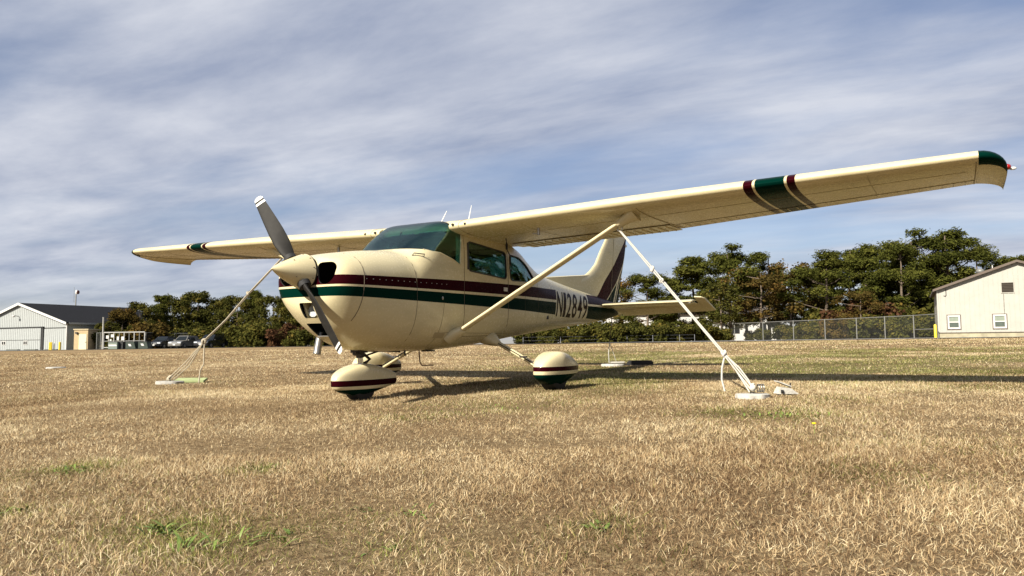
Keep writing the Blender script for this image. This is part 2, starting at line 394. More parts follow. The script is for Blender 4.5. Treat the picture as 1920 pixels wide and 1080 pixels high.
def hull_x(y, z, side=1, off=0.0):
    zt, zb, hw, zc, nt_, nb_ = [f(y) for f in HF]
    if z > zc: c = min(1, (z - zc) / (zt - zc)); e = nt_
    else: c = min(1, (zc - z) / (zc - zb)); e = nb_
    s = max(0.0, 1 - c ** e) ** (1 / e)
    return side * (hw * s + off)
ys = sorted(set(list(np.arange(0.46, 1.42, 0.03)) + list(np.arange(1.42, 4.6, 0.05)) + list(np.arange(4.6, 7.81, 0.12)) + [0.400, 0.405, 0.412, 0.425, 0.445, 7.8]))
def hull_mb(off=0.0, lo=0.0, hi=9.0):
    b = MB(); b.loft([hull_sec(float(y), off=off) for y in ys if lo <= y <= hi]); return b
def rnd_poly(pts, r, n=5):
    out = []; N = len(pts)
    for i in range(N):
        p0, p, p1 = (Vector((*pts[(i + k) % N], 0)) for k in (-1, 0, 1)); rr = r[i] if isinstance(r, (list, tuple)) else r
        a = (p0 - p); b_ = (p1 - p); d = min(rr, a.length * .45, b_.length * .45); a = p + a.normalized() * d; c = p + b_.normalized() * d
        for k in range(n + 1):
            t = k / n; q = a * (1 - t) ** 2 + p * 2 * t * (1 - t) + c * t * t; out.append((q.x, q.y))
    return out
def side_cutter(pts, x0, x1, r=0.05):
    b = MB(); b.prism([(x0, p[0], p[1]) for p in rnd_poly(pts, r)], (x1 - x0, 0, 0)); return b.build('cutter', M_DARK)
WS = [(1.425, 1.568), (1.60, 1.560), (1.80, 1.535), (2.00, 1.485), (2.135, 1.440), (2.185, 1.800), (2.06, 1.88), (2.02, 2.05), (1.20, 2.05)]
DOORW = [(2.30, 1.715), (2.30, 1.390), (3.12, 1.352), (3.12, 1.672)]
REARW = [(3.215, 1.655), (3.215, 1.345), (3.95, 1.360), (3.90, 1.440), (3.70, 1.575), (3.50, 1.650)]
BACKW = [(3.80, 1.615), (4.40, 1.475), (4.55, 1.70), (3.95, 1.90)]
hull = hull_mb().build('fuselage', [M_HULL, M_DARK], PLANE, smooth=32)
sm = hull.modifiers.new('s', 'SOLIDIFY'); sm.thickness = 0.014; sm.offset = -1; sm.material_offset = 1; sm.use_even_offset = True
apply_mods(hull)
glass_src = {}
def cut(target, cutters):
    for c in cutters:
        bm_ = target.modifiers.new('b', 'BOOLEAN'); bm_.object = c; bm_.operation = 'DIFFERENCE'; bm_.solver = 'EXACT'
    apply_mods(target)
cuts = []
panes = [('windshield', WS, -1, 1, 0.02, 0.9, 2.4), ('door_window', DOORW, 0.2, 1, 0.05, 2.0, 3.4), ('door_window', DOORW, -1, -0.2, 0.05, 2.0, 3.4),
         ('cabin_window', REARW, 0.15, 1, 0.07, 3.0, 4.3), ('cabin_window', REARW, -1, -0.15, 0.07, 3.0, 4.3), ('rear_window', BACKW, -0.40, 0.40, 0.03, 3.6, 4.7)]
for nm, poly, x0, x1, r, lo, hi in panes:
    c = side_cutter(poly, x0, x1, r); cuts.append(c)
    gb = hull_mb(0.006, lo, hi).build('pane_source', M_GLASS, smooth=40)
    s2 = gb.modifiers.new('s', 'SOLIDIFY'); s2.thickness = 0.004; s2.offset = -1
    apply_mods(gb)
    b2 = gb.modifiers.new('b', 'BOOLEAN'); b2.object = c; b2.operation = 'INTERSECT'; b2.solver = 'EXACT'; apply_mods(gb)
    me = gb.data; bpy.data.objects.remove(gb); me.materials.clear(); me.materials.append(M_GLASS)
    me.polygons.foreach_set('use_smooth', [True] * len(me.polygons)); me.set_sharp_from_angle(angle=R(40))
    put(nm, me, hull)
# cooling inlets, landing light recess and lower scoop
for s in (-1, 1):
    b = MB(); poly = rnd_poly([(0.155, 1.332), (0.172, 1.140), (0.280, 1.128), (0.355, 1.195), (0.362, 1.295), (0.31, 1.338)], 0.05)
    b.prism([(s * p[0], 0.30, p[1]) for p in poly], (0, 0.34, 0)); cuts.append(b.build('cutter', M_DARK))
b = MB(); b.prism([(p[0], 0.2, p[1]) for p in rnd_poly([(-0.085, 0.968), (-0.085, 0.828), (0.085, 0.828), (0.085, 0.968)], 0.02)], (0, 0.40, 0)); cuts.append(b.build('cutter', M_DARK))
b = MB(); b.prism([(p[0], 0.3, p[1]) for p in rnd_poly([(-0.13, 0.780), (-0.11, 0.665), (0.11, 0.665), (0.13, 0.780)], 0.015)], (0, 0.7, 0)); cuts.append(b.build('cutter', M_DARK))
cut(hull, cuts)
for c in cuts: bpy.data.objects.remove(c)
hull.data.polygons.foreach_set('use_smooth', [True] * len(hull.data.polygons)); hull.data.set_sharp_from_angle(angle=R(32))
# what sits inside the openings
for s in (-1, 1):
    b = MB(); b.box((s * 0.27, 0.74, 1.20), (0.26, 0.02, 0.28)); b.build('engine_baffle', M_BLACK, hull)
b = MB(); b.box((0, 0.60, 0.898), (0.19, 0.012, 0.16)); b.box((0, 0.568, 0.823), (0.18, 0.05, 0.008)); [b.prism([(x_, y_, z_) for y_, z_ in ((0.60, 0.975), (0.60, 0.82), (0.528, 0.82), (0.462, 0.975))], (0.006, 0, 0)) for x_ in (-0.093, 0.087)]; b.box((0, 0.535, 0.973), (0.18, 0.12, 0.008))
b.build('light_recess', M_CREAM, hull)
b = MB(); b.tube([(-0.025, 0.592, 0.900), (-0.025, 0.530, 0.900)], [0.040, 0.060], 20); lamp = b.build('landing_light', mat('lamp_reflector', (0.9, 0.9, 0.88), 0.25, var=0), hull, smooth=40)
b = MB(); b.tube([(-0.025, 0.530, 0.900), (-0.025, 0.522, 0.900)], [0.062, 0.056], 20); b.build('lens', glass('clear_lens', (0.92, 0.94, 0.95)), lamp, smooth=40)
b = MB(); b.box((0, 0.88, 0.722), (0.26, 0.012, 0.14)); b.build('scoop_screen', mat('rusty_screen', (0.05, 0.022, 0.015), 0.8, bump=0.6, bscale=90), hull)
b = MB(); b.box((0, 0.745, 0.662), (0.22, 0.14, 0.008)); b.build('scoop_lip', M_STEEL, hull)
# interior
b = MB(); b.box((0, 1.62, 1.31), (0.86, 0.06, 0.34)); b.box((0, 1.55, 1.50), (0.60, 0.18, 0.02)); b.build('instrument_panel', M_DARK, hull)
b = MB(); b.box((0, 2.5, 0.72), (0.72, 1.5, 0.03)); b.build('cabin_floor', M_DARK, hull)
for x in (-0.25, 0.25, 0.0):
    yy, w = (2.75, 0.40) if x else (3.55, 0.78)
    st = MB(); st.box((x, yy - 0.20, 0.96), (w, 0.46, 0.14)); st.build('seat_cushion', M_SEAT, hull)
    bk = MB(); secs = []
    for k in range(9):
        t = k / 8; hz_ = 1.00 + (0.50 if x else 0.26) * t; ww = w * (1.0 if t < .75 else 1 - 0.8 * (t - .75) ** 1.2); th_ = 0.055 * (1 if t < .85 else 0.6)
        secs.append([Vector((x + ww / 2 * math.copysign(abs(math.cos(a)) ** 0.45, math.cos(a)), yy + 0.02 + 0.16 * t + th_ * math.copysign(abs(math.sin(a)) ** 0.45, math.sin(a)), hz_)) for a in [2 * math.pi * q / 20 for q in range(20)]])
    bk.loft(secs); bk.build('seat_back', M_SEAT, hull, smooth=50)
for x in (-0.24, 0.24):
    b = MB(); b.tube([(x, 1.65, 1.36), (x, 1.82, 1.38)], 0.012, 8)
    b.tube([(x - .13, 1.83, 1.46), (x - .14, 1.83, 1.40), (x - .07, 1.83, 1.36), (x + .07, 1.83, 1.36), (x + .14, 1.83, 1.40), (x + .13, 1.83, 1.46)], 0.014, 8); b.build('control_yoke', M_BLACK, hull, smooth=40)
M_TRIM = mat('cabin_trim', (0.62, 0.66, 0.55), 0.7)
for s in (-1, 1):
    b = MB(); b.tube([(s * 0.505, 2.155, 1.44), (s * 0.490, 2.19, 1.80)], 0.024, 8, flat=0.6); b.build('door_post', M_TRIM, hull, smooth=40)
    b = MB(); b.box((s * 0.20, 2.10, 1.80), (0.32, 0.10, 0.014), ax=(Vector((1, 0, 0)), Vector((0, .9, -.44)).normalized(), Vector((0, .44, .9)).normalized())); b.build('sun_visor', M_TRIM, hull)
b = MB(); b.tube([(-0.46, 2.13, 1.845), (0.46, 2.13, 1.845)], 0.018, 8); b.build('headliner_bow', M_TRIM, hull)
b = MB(); b.ball((0.0, 1.70, 1.60), (0.05, 0.05, 0.06)); b.tube([(0, 1.70, 1.62), (0, 1.80, 1.80)], 0.008, 6); b.build('compass', M_DARK, hull, smooth=40)
# seams, rivets, door details
def seam_y(y, z0, z1, side=1, r=0.0028, n=14, dy=0.0):
    pts = []
    for k in range(n):
        z = z0 + (z1 - z0) * k / (n - 1); yy = y + dy * k / (n - 1); pts.append((hull_x(yy, z, side, 0.0005), yy, z))
    b = MB(); b.tube(pts, r, 5); return b.build('panel_seam', M_SEAM, hull)
def seam_z(f, y0, y1, side=1, r=0.0028, n=14):
    b = MB(); pts = []
    for k in range(n):
        y = y0 + (y1 - y0) * k / (n - 1); z = f(y); pts.append((hull_x(y, z, side, 0.0005), y, z))
    b.tube(pts, r, 5); return b.build('panel_seam', M_SEAM, hull)
def patch(name, y0, y1, z0, z1, off, mt, side=1, n=4):
    b = MB(); vs = [(hull_x(y0 + (y1 - y0) * i / n, z0 + (z1 - z0) * j / n, side, off), y0 + (y1 - y0) * i / n, z0 + (z1 - z0) * j / n) for i in range(n + 1) for j in range(n + 1)]
    b.add(vs, [(i * (n + 1) + j, (i + 1) * (n + 1) + j, (i + 1) * (n + 1) + j + 1, i * (n + 1) + j + 1) for i in range(n) for j in range(n)]); return b.build(name, mt, hull, smooth=60)
M_PLATE = mat('worn_plate', (0.46, 0.39, 0.23), 0.45, 0.0)
for s in (1, -1):
    seam_y(0.655, 0.80, 1.445, s, 0.0035, dy=0.03); seam_y(1.405, 0.54, 1.54, s); seam_y(2.215, 0.62, 1.78, s, 0.003); seam_y(3.165, 0.72, 1.70, s, 0.003)
    seam_z(lambda y: 0.66 + 0.02 * (y - 2.2), 2.215, 3.165, s); seam_z(lambda y: 0.70, 1.9, 3.9, s, 0.0018); seam_y(1.80, 0.56, 1.02, s, 0.0018, dy=0.05)
    for yy in (3.62, 4.05, 4.60, 5.30, 6.10): seam_y(yy, HF[1](yy) + 0.03, HF[0](yy) - 0.06, s, 0.0015)
    for nm, poly, r in (('window_seal', DOORW, 0.05), ('window_seal', REARW, 0.07)):
        pl = rnd_poly(poly, r); b = MB(); b.tube([(hull_x(p[0], p[1], s, 0.001), p[0], p[1]) for p in pl + pl[:2]], 0.0085, 6, cap=False); b.build(nm, M_DARK, hull, smooth=60)
    b = MB(); b.tube([(hull_x(2.285, z, s, 0.004), 2.285, z) for z in (1.40, 1.5, 1.6, 1.70)], 0.014, 6, flat=.5); b.build('window_hinge', M_DARK, hull)
    wl = rnd_poly(WS[:5], 0.02); b = MB(); b.tube([(hull_x(p[0], p[1], s, 0.001), p[0], p[1]) for p in WS[1:6]], 0.007, 6); b.build('windshield_seal', M_CREAM, hull, smooth=60)
    b = MB(); b.box((hull_x(3.09, 1.225, s, 0.006), 3.09, 1.225), (0.012, 0.075, 0.045)); b.build('door_handle', M_WHITE, hull)
    b = MB()
    for k in range(15):
        y = 0.70 + 0.085 * k; z = 1.185 + 0.030 * (y - .44) / 1.84; b.ball((hull_x(y, z, s, 0.001), y, z), (0.004, 0.007, 0.007), 6)
    for k in range(10): b.ball((hull_x(1.5 + .06 * k, 1.50 - .012 * k, s, 0.0), 1.5 + .06 * k, 1.50 - .012 * k), 0.004, 6)
    q_ = b.build('rivets', M_STEEL, hull); q_['kind'] = 'stuff'
    patch('step_plate', 1.76, 1.93, 0.640, 0.700, 0.003, M_PLATE, s)
    b = MB()
    b.tube([(hull_x(1.47, 1.485, s, .002), 1.47, 1.485), (hull_x(1.47, 1.485, s, .025), 1.475, 1.51), (hull_x(1.56, 1.475, s, .025), 1.555, 1.50), (hull_x(1.565, 1.475, s, .002), 1.565, 1.475)], 0.0055, 6); b.build('fuelling_handle', M_DSTEEL, hull, smooth=60)
    b = MB(); b.ball((hull_x(1.82, 1.06, s, 0.002), 1.82, 1.06), (0.010, 0.014, 0.020), 10); b.build('static_port', M_STEEL, hull, smooth=50)
b = MB(); b.box((hull_x(4.42, 0.93, 1, 0.002), 4.42, 0.93), (0.008, 0.05, 0.05)); b.build('inspection_plate', M_BLACK, hull)
# registration letters
def letter(ch, y0, z0, w, h, side):
    cu_ = bpy.data.curves.new('t', 'FONT'); cu_.body = ch; cu_.size = 1.0; cu_.offset = 0.008
    o = bpy.data.objects.new('t', cu_); COL.objects.link(o); dg = bpy.context.evaluated_depsgraph_get(); me = bpy.data.meshes.new_from_object(o.evaluated_get(dg)); bpy.data.objects.remove(o)
    xs = [v.co.x for v in me.vertices]; zs = [v.co.y for v in me.vertices]; bx0, bx1, bz0, bz1 = min(xs), max(xs), min(zs), max(zs)
    bm = bmesh.new(); bm.from_mesh(me); bmesh.ops.triangulate(bm, faces=bm.faces)
    for _ in range(3):
        ed = [e for e in bm.edges if e.calc_length() > 0.12]
        if ed: bmesh.ops.subdivide_edges(bm, edges=ed, cuts=1, use_grid_fill=False); bmesh.ops.triangulate(bm, faces=bm.faces)
    for v in bm.verts:
        u = (v.co.x - bx0) / (bx1 - bx0); t = (v.co.y - bz0) / (bz1 - bz0)
        if side < 0: u = 1 - u
        z = z0 + h * t; y = y0 + w * u + 0.22 * (z - 1.15); v.co = Vector((hull_x(y, z, side, 0.004), y, z))
    bmesh.ops.recalc_face_normals(bm, faces=bm.faces); bm.to_mesh(me); bm.free(); me.materials.clear(); me.materials.append(M_LET)
    return put('letter', me, hull)
M_LET = paint('letter_paint', (0.014, 0.003, 0.004))
WD = {'N': 0.225, '1': 0.095, '2': 0.185, '8': 0.185, '4': 0.20, '9': 0.185}
for side in (1, -1):
    y = LET0 + 0.035
    for ch in ('N12849' if side > 0 else '94821N'):
        letter(ch, y, 0.955, WD[ch], 0.355, side); y += WD[ch] + 0.047
# ---- wings
def airfoil(n=26, thick=0.12, camb=0.02):
    up, lo = [], []
    for k in range(n + 1):
        x = 0.5 * (1 - math.cos(math.pi * k / n)); yt = 5 * thick * (0.2969 * math.sqrt(x) - 0.126 * x - 0.3516 * x * x + 0.2843 * x ** 3 - 0.1036 * x ** 4)
        yc = camb / 0.16 * (0.8 * x - x * x) if x < .4 else camb / 0.36 * (0.2 + 0.8 * x - x * x)
        up.append((x, yc + yt)); lo.append((x, yc - yt))
    return up[::-1] + lo[1:]           # trailing edge top -> leading edge -> trailing edge bottom
AF = airfoil(); AFS = airfoil(18, 0.085, 0.0)
def wpar(a):
    t = max(0, (a - 2.54) / (5.38 - 2.54)); le = 2.0 + 0.13 * t; ch = 1.63 - 0.51 * t; z = 1.850 + (a - 0.6) * 0.0302; tw = -0.050 + 0.03 * t
    return le, ch, z, tw
def wpt(s, a, x, zz, dz=0.0):
    le, ch, z, tw = wpar(a); return Vector((s * a, le + ch * x, z + ch * zz + tw * x + dz))
def wlow(s, a, x, dz=0.0):     # a point on the lower surface
    yt = 5 * 0.12 * (0.2969 * math.sqrt(x) - 0.126 * x - 0.3516 * x * x + 0.2843 * x ** 3 - 0.1036 * x ** 4)
    yc = 0.02 / 0.16 * (0.8 * x - x * x) if x < .4 else 0.02 / 0.36 * (0.2 + 0.8 * x - x * x)
    return wpt(s, a, x, yc - yt, dz)
for s in (1, -1):
    b = MB(); b.loft([[wpt(s, a, *q) for q in AF] for a in (0.49, 1.2, 1.9, 2.54, 3.2, 3.9, 4.6, 5.38)])
    wing = b.build('wing', M_WING, PLANE, smooth=35)
    # root cuff ahead of the door post
    b = MB(); secs = []
    for a, k in ((0.46, 1.0), (0.50, 1.035), (0.60, 1.05), (0.615, 1.02)):
        le, ch, z, tw = wpar(a); secs.append([Vector((s * a, le - 0.02 + 0.30 * q[0], z + (0.30 * 5.4 * q[1] - 0.002) * k * 0.98)) for q in airfoil(14, 0.115, 0.015) if q[0] <= 0.65])
    # tip cap, drooped
    b = MB(); top = len(AF) // 2 + 6; secs = []
    for k in range(9):
        t = k / 8; a = 5.381 + 0.20 * math.sin(t * math.pi / 2); le, ch, z, tw = wpar(5.38); r_ = math.sqrt(max(0.0, 1 - math.sin(t * math.pi / 2) ** 2))
        l2 = le + 0.36 * (1 - r_) ; c2 = le + ch + 0.02 * t - l2; kk = 0.10 + 0.90 * r_
        sec = []
        for i, q in enumerate(AF):
            zq = q[1] * kk if i <= len(AF) // 2 else q[1] * (0.6 + 0.4 * r_)
            sec.append(Vector((s * a, l2 + c2 * q[0], z + ch * zq + tw * q[0] - 0.055 * (1 - r_) ** 1.1 - 0.02 * t * q[0])))
        secs.append(sec)
    b.loft(secs)
    nq = len(AF); b.m = [0] * len(b.f)
    for i in range(8):
        for k in range(nq): b.m[i * nq + k] = 1 if k < top else 0
    cap = b.build('wing_tip', [M_CREAM, M_GREEN], wing, smooth=40)
    tp = Vector((s * 5.575, 2.52, 1.945))
    b = MB(); b.ball(tp + Vector((s * 0.008, 0, 0.01)), (0.026, 0.04, 0.024)); b.build('navigation_light', mat('red_lens' if s > 0 else 'green_lens', (0.35, 0.008, 0.008) if s > 0 else (0.0, 0.15, 0.05), 0.1, var=0), wing, smooth=60)
    b = MB(); b.ball(tp + Vector((s * 0.045, 0.03, 0.0)), (0.026, 0.015, 0.014)); b.build('strobe_light', mat('strobe_glass', (0.6, 0.62, 0.62), 0.08, var=0), wing, smooth=60)
    # seams: aileron and flap hinge lines, chordwise joints
    def wline(pts, r): bb = MB(); bb.tube(pts, r, 5); bb.build('panel_seam', M_SEAML if r < .0045 else M_SEAM, wing)
    wline([wlow(s, a, 0.76, 0.001) for a in np.linspace(2.62, 5.36, 12)], 0.005)
    wline([wlow(s, a, 0.70, -0.001) for a in np.linspace(0.62, 2.58, 8)], 0.008)
    for a in (2.60, 5.365): wline([wlow(s, a, x, -0.001) for x in np.linspace(0.06, 0.985, 16)], 0.004)
    for a in (0.625, 1.35, 4.6): wline([wlow(s, a, x, -0.0005) for x in np.linspace(0.05, 0.70, 12)], 0.002)
    for x in (0.30,): wline([wlow(s, a, x, -0.0005) for a in np.linspace(0.65, 5.3, 12)], 0.0018)
    wline([wpt(s, 0.615, *q) for q in AF[8:34]], 0.003)
    # flap: a separate surface hung just under the trailing edge, with pressed beads
    b = MB(); secs = []
    for a in (0.64, 1.2, 1.9, 2.56): secs.append([wlow(s, a, 0.72, -0.006), wlow(s, a, 0.86, -0.013), wlow(s, a, 1.0, -0.018), wlow(s, a, 1.0, -0.012), wlow(s, a, 0.86, -0.005), wlow(s, a, 0.72, -0.003)])
    b.loft(secs); flap = b.build('flap', M_CREAM, wing, smooth=30)
    for k in range(20):
        a = 0.72 + 1.78 * k / 19
        bb = MB(); bb.tube([wlow(s, a, 0.77, -0.008), wlow(s, a, 0.86, -0.014), wlow(s, a, 0.975, -0.017)], 0.010, 6); bb.build('bead', M_CREAM, flap, smooth=60)
    ab = MB()
    for k in range(30):
        a = 2.70 + 2.6 * k / 29; ab.tube([wlow(s, a, 0.79, -0.001), wlow(s, a, 0.97, -0.002)], 0.004, 5)
    q_ = ab.build('aileron_beads', M_CREAM, wing, smooth=60); q_['kind'] = 'stuff'
    # root air inlets, fuel vent, jury details
    for a, x, z in ((0.545, 1.985, 1.862), (0.70, 1.995, 1.860)):
        b = MB(); p = Vector((s * a, x + 0.012, z)); b.ball(p, (0.016, 0.02, 0.014)); b.build('air_inlet', M_BLACK, wing, smooth=50)
    b = MB(); p = wlow(s, 1.42, 0.20); b.tube([p, p + Vector((0, 0, -0.075))], 0.016, 8); b.tube([p + Vector((0, 0, -0.06)), p + Vector((-s * 0.05, -0.04, -0.062))], 0.008, 6); b.build('fuel_vent', M_STEEL, wing, smooth=50)
    # lift strut with its cuffs
    s0, s1 = Vector((s * 0.49, 2.06, 0.655)), wlow(s, 2.47, 0.18, -0.01)
    d = (s1 - s0).normalized()
    b = MB(); b.tube([s0 + d * .10, s1 - d * .10], 0.058, 16, flat=0.42, side=(0, 1, 0)); st = b.build('lift_strut', M_CREAM, PLANE, smooth=60)
    b = MB(); b.tube([s0 - d * 0.05, s0 + d * 0.06, s0 + d * .14, s0 + d * 0.155], [0.10, 0.095, 0.068, 0.055], 16, flat=0.62, side=(0, 1, 0)); b.build('strut_cuff', M_CREAM, st, smooth=60)
    b = MB(); b.tube([s1 - d * .16, s1 - d * 0.14, s1 - d * .04, s1 + d * 0.05], [0.052, 0.064, 0.085, 0.14], 16, flat=0.62, side=(0, 1, 0)); b.build('strut_cuff', M_CREAM, st, smooth=60)
    b = MB(); q = s1 - d * 0.13 + Vector((0, 0, -0.055)); b.tube([q + Vector((0.025 * math.cos(w), 0, 0.025 * math.sin(w))) for w in np.linspace(0, 2 * math.pi, 13)], 0.006, 6); b.build('tie_ring', M_STEEL, st, smooth=60)
# ---- roof skin between the wings, cord hanging from the flap gap, aerials
b = MB(); b.loft([[Vector((x, wpar(0.6)[0] + 0.02 + 1.60 * q[0], 1.855 + 1.60 * q[1] - 0.045 * q[0])) for q in AF if q[0] > 0.02] for x in (-0.50, 0.0, 0.50)]); b.build('wing_centre', M_CREAM, PLANE, smooth=35)
for y, z0, dy, dz in ((2.48, 1.96, 0.17, 0.20), (3.05, 1.95, 0.13, 0.36)):
    b = MB(); b.tube([(0.0, y, z0 - 0.03), (0.0, y + dy, z0 + dz)], [0.009, 0.004], 6); b.build('whip_antenna', M_WHITE, PLANE, smooth=50)
b = MB(); pr = [wlow(1, 0.80, 0.42), wlow(1, 0.80, 0.43) + Vector((0, 0, -0.06)), wlow(1, 0.78, 0.45) + Vector((0, 0, -0.12)), Vector((0.60, 3.12, 1.62)), Vector((0.575, 3.17, 1.52))]
b.tube(pr, 0.006, 6); b.tube([Vector((0.575, 3.17 + 0.03 * math.sin(w), 1.49 + 0.035 * math.cos(w))) for w in np.linspace(0, 2 * math.pi, 11)], 0.005, 6); b.tube([pr[1], pr[2]], 0.014, 6); b.build('hanging_cord', M_BLACK, PLANE, smooth=60)
# ---- spinner and propeller
HUB = Vector((0, 0.305, 1.252))
b = MB(); secs = []
for k in range(15):
    t = k / 14; y = 0.003 + 0.372 * t; r_ = 0.168 * (t ** 0.80) * (1.06 - 0.06 * t) if t > 0 else 0.004
    secs.append([Vector((r_ * math.cos(w), y, HUB.z + r_ * math.sin(w))) for w in [2 * math.pi * q / 40 for q in range(40)]])
b.loft(secs); spin = b.build('spinner', M_CREAM, PLANE, smooth=40)
b = MB(); b.tube([(0, 0.3755, HUB.z), (0, 0.405, HUB.z)], 0.160, 36); b.build('back_plate', M_BLACK, spin, smooth=40)
b = MB()
for k in range(10):
    w = 2 * math.pi * k / 10 + .2; b.ball((0.163 * math.cos(w), 0.355, HUB.z + 0.163 * math.sin(w)), 0.006, 6)
for k in range(4):
    w = 2 * math.pi * k / 4 + 1.0; b.ball((0.112 * math.cos(w), 0.208, HUB.z + 0.112 * math.sin(w)), 0.006, 6)
q_ = b.build('screws', M_DSTEEL, spin); q_['kind'] = 'stuff'
M_BLADE = NT('blade_paint'); _f = M_BLADE.noise(9, 6, 0.7); M_BLADE.set(Base_Color=M_BLADE.ramp(_f, [(0.3, (0.009, 0.0085, 0.008)), (0.72, (0.019, 0.018, 0.016))]), Roughness=0.6); M_BLADE.b.inputs['Specular IOR Level'].default_value = 0.14; M_BLADE = M_BLADE.m
AB = R(36.5)
for sg in (1, -1):
    er = Vector((-math.sin(AB) * sg, 0, math.cos(AB) * sg)); et = Vector((-er.z, 0, er.x))
    prof = [(0.10, 0.085, 0.075, 62), (0.16, 0.095, 0.065, 55), (0.24, 0.125, 0.045, 46), (0.36, 0.150, 0.030, 36), (0.50, 0.150, 0.022, 29), (0.65, 0.135, 0.016, 24), (0.78, 0.118, 0.012, 21), (0.862, 0.106, 0.010, 19),
            (0.863, 0.106, 0.010, 19), (0.888, 0.102, 0.009, 19), (0.889, 0.102, 0.009, 19), (0.910, 0.098, 0.008, 18), (0.911, 0.098, 0.008, 18), (0.930, 0.088, 0.008, 18), (0.944, 0.068, 0.007, 18), (0.951, 0.035, 0.005, 18)]
    def bsec(r_, ch, th, be):
        c, sn = math.cos(R(be)), math.sin(R(be)); cd_ = et * c + Vector((0, -1, 0)) * sn; nd = er.cross(cd_).normalized(); out = []
        for k in range(20):
            w = 2 * math.pi * k / 20; cx = math.cos(w); tk = math.sin(w) * th * 0.5 * (1.0 if ch < .1 and r_ < .2 else (0.55 + 0.45 * cx) ** 0.5 if cx > -1 else 0)
            out.append(HUB + er * r_ + cd_ * (cx * ch * 0.5) + nd * tk)
        return out
    b = MB(); b.loft([bsec(q[0] * 0.973, *q[1:]) for q in prof]); nb_ = 20
    for i in range(len(prof) - 1):
        wm_ = 1 if i in (8, 12, 13, 14) else 0
        for k in range(nb_): b.m[i * nb_ + k] = wm_
    b.m[-1] = 1
    b.build('propeller_blade', [M_BLADE, M_WHITE], spin, smooth=35)
    b = MB(); b.tube([HUB + er * 0.135, HUB + er * 0.178], [0.062, 0.056], 18); b.build('blade_boot', M_BLACK, spin, smooth=40)
# ---- fin, rudder, stabiliser
def fin_sec(z):
    le = float(np.interp(z, [1.25, 1.60, 1.66, 1.70, 1.763, 1.897, 2.145, 2.27, 2.60, 2.66], [5.9, 6.20, 6.38, 6.52, 6.662, 6.878, 7.105, 7.235, 7.56, 7.68]))
    te = float(np.interp(z, [1.25, 1.365, 1.757, 2.162, 2.405, 2.60, 2.66], [7.84, 7.88, 8.02, 8.20, 8.27, 8.30, 8.24])); return le, te
b = MB(); secs = []
for z in (1.25, 1.4, 1.55, 1.60, 1.66, 1.70, 1.763, 1.83, 1.897, 2.0, 2.145, 2.27, 2.45, 2.60, 2.64, 2.66):
    le, te = fin_sec(z); k = 1.0 if z < 2.6 else (0.6 if z < 2.65 else 0.15); ln = min(te - le, 1.25)
    secs.append([Vector((q[1] * 1.0 * ln * k, le + (te - le) * q[0], z)) for q in AFS])
b.loft(secs); fin = b.build('fin', M_FIN, PLANE, smooth=35)
b = MB(); secs = []
for y in (4.9, 5.17, 5.6, 6.0, 6.3, 6.6):
    zt_ = float(np.interp(y, [4.9, 5.17, 6.157, 6.40, 6.6], [1.505, 1.557, 1.655, 1.675, 1.70])); w = 0.006 + 0.030 * (y - 4.9) / 1.7; zb_ = HF[0](y) - 0.06
    secs.append([Vector((-w * 1.5, y, zb_)), Vector((-w, y, zt_ - 0.01)), Vector((0, y, zt_)), Vector((w, y, zt_ - 0.01)), Vector((w * 1.5, y, zb_))])
b.loft(secs); b.build('dorsal_fin', M_CREAM, fin, smooth=30)
b = MB(); b.tube([(0.044, 7.43 + 0.2 * t, 1.32 + 1.2 * t) for t in np.linspace(0, 1, 8)], 0.003, 5); b.build('rudder_hinge_line', M_SEAML, fin)
b = MB(); b.ball((0, 8.26, 2.35), (0.02, 0.03, 0.03)); b.build('tail_light', M_WHITE, fin)
for s in (1, -1):
    HY = 7.40
    b = MB(); secs = []
    for a, le in ((0.05, 6.79), (0.6, 6.875), (1.2, 6.97), (1.52, 7.02), (1.575, 7.05)):
        z = 1.200 + 0.016 * a; k = 1.0 if a < 1.55 else 0.75; c_ = HY - le; sec = []
        for q in AFS:
            xx = q[0]; yy_ = le + c_ * xx; th_ = 0.042 * k * (math.sqrt(min(1, xx / 0.5)) if xx < .5 else 1 - 0.28 * (xx - .5) / .5); sec.append(Vector((s * a, yy_, z + math.copysign(th_, q[1]) if 0 < xx < 1 or True else z)))
        secs.append(sec)
    b.loft(secs); sb = b.build('stabilizer', M_CREAM, PLANE, smooth=35)
    dr_ = R(15); ce, se = math.cos(dr_), math.sin(dr_)
    def el(a, dy, dz): z = 1.200 + 0.016 * a; return Vector((s * a, HY + 0.012 + dy * ce + dz * se, z - dy * se + dz * ce))
    b = MB(); secs = []
    for a, te, f0 in ((0.10, 0.54, 0.0), (0.6, 0.53, 0.0), (1.2, 0.50, 0.0), (1.595, 0.48, 0.0), (1.60, 0.48, -0.30), (1.70, 0.47, -0.27), (1.745, 0.44, -0.20)):
        t0 = 0.036 if a < 1.72 else 0.016; tf = t0 if f0 == 0 else 0.018
        secs.append([el(a, f0, tf * .5), el(a, f0 + .04, tf), el(a, max(.02, f0 + .1), t0), el(a, te, 0.004), el(a, te, -0.004), el(a, max(.02, f0 + .1), -t0), el(a, f0 + .04, -tf), el(a, f0, -tf * .5)])
    b.loft(secs); ev = b.build('elevator', M_CREAM, sb, smooth=35)
    b = MB()
    for k in range(20):
        a = 0.22 + 1.30 * k / 19; b.tube([el(a, .05, -.036), el(a, .46, -.009)], 0.006, 5)
    q_ = b.build('elevator_beads', M_CREAM, ev, smooth=60); q_['kind'] = 'stuff'
    b = MB(); b.box((s * 1.48, 7.10, 1.205), (0.16, 0.10, 0.012)); b.tube([(s * 1.22, HY - .05, 1.225), (s * 1.22, HY + .02, 1.235)], .012, 6); b.build('hinge_bracket', M_STEEL, sb)
b = MB(); secs = []
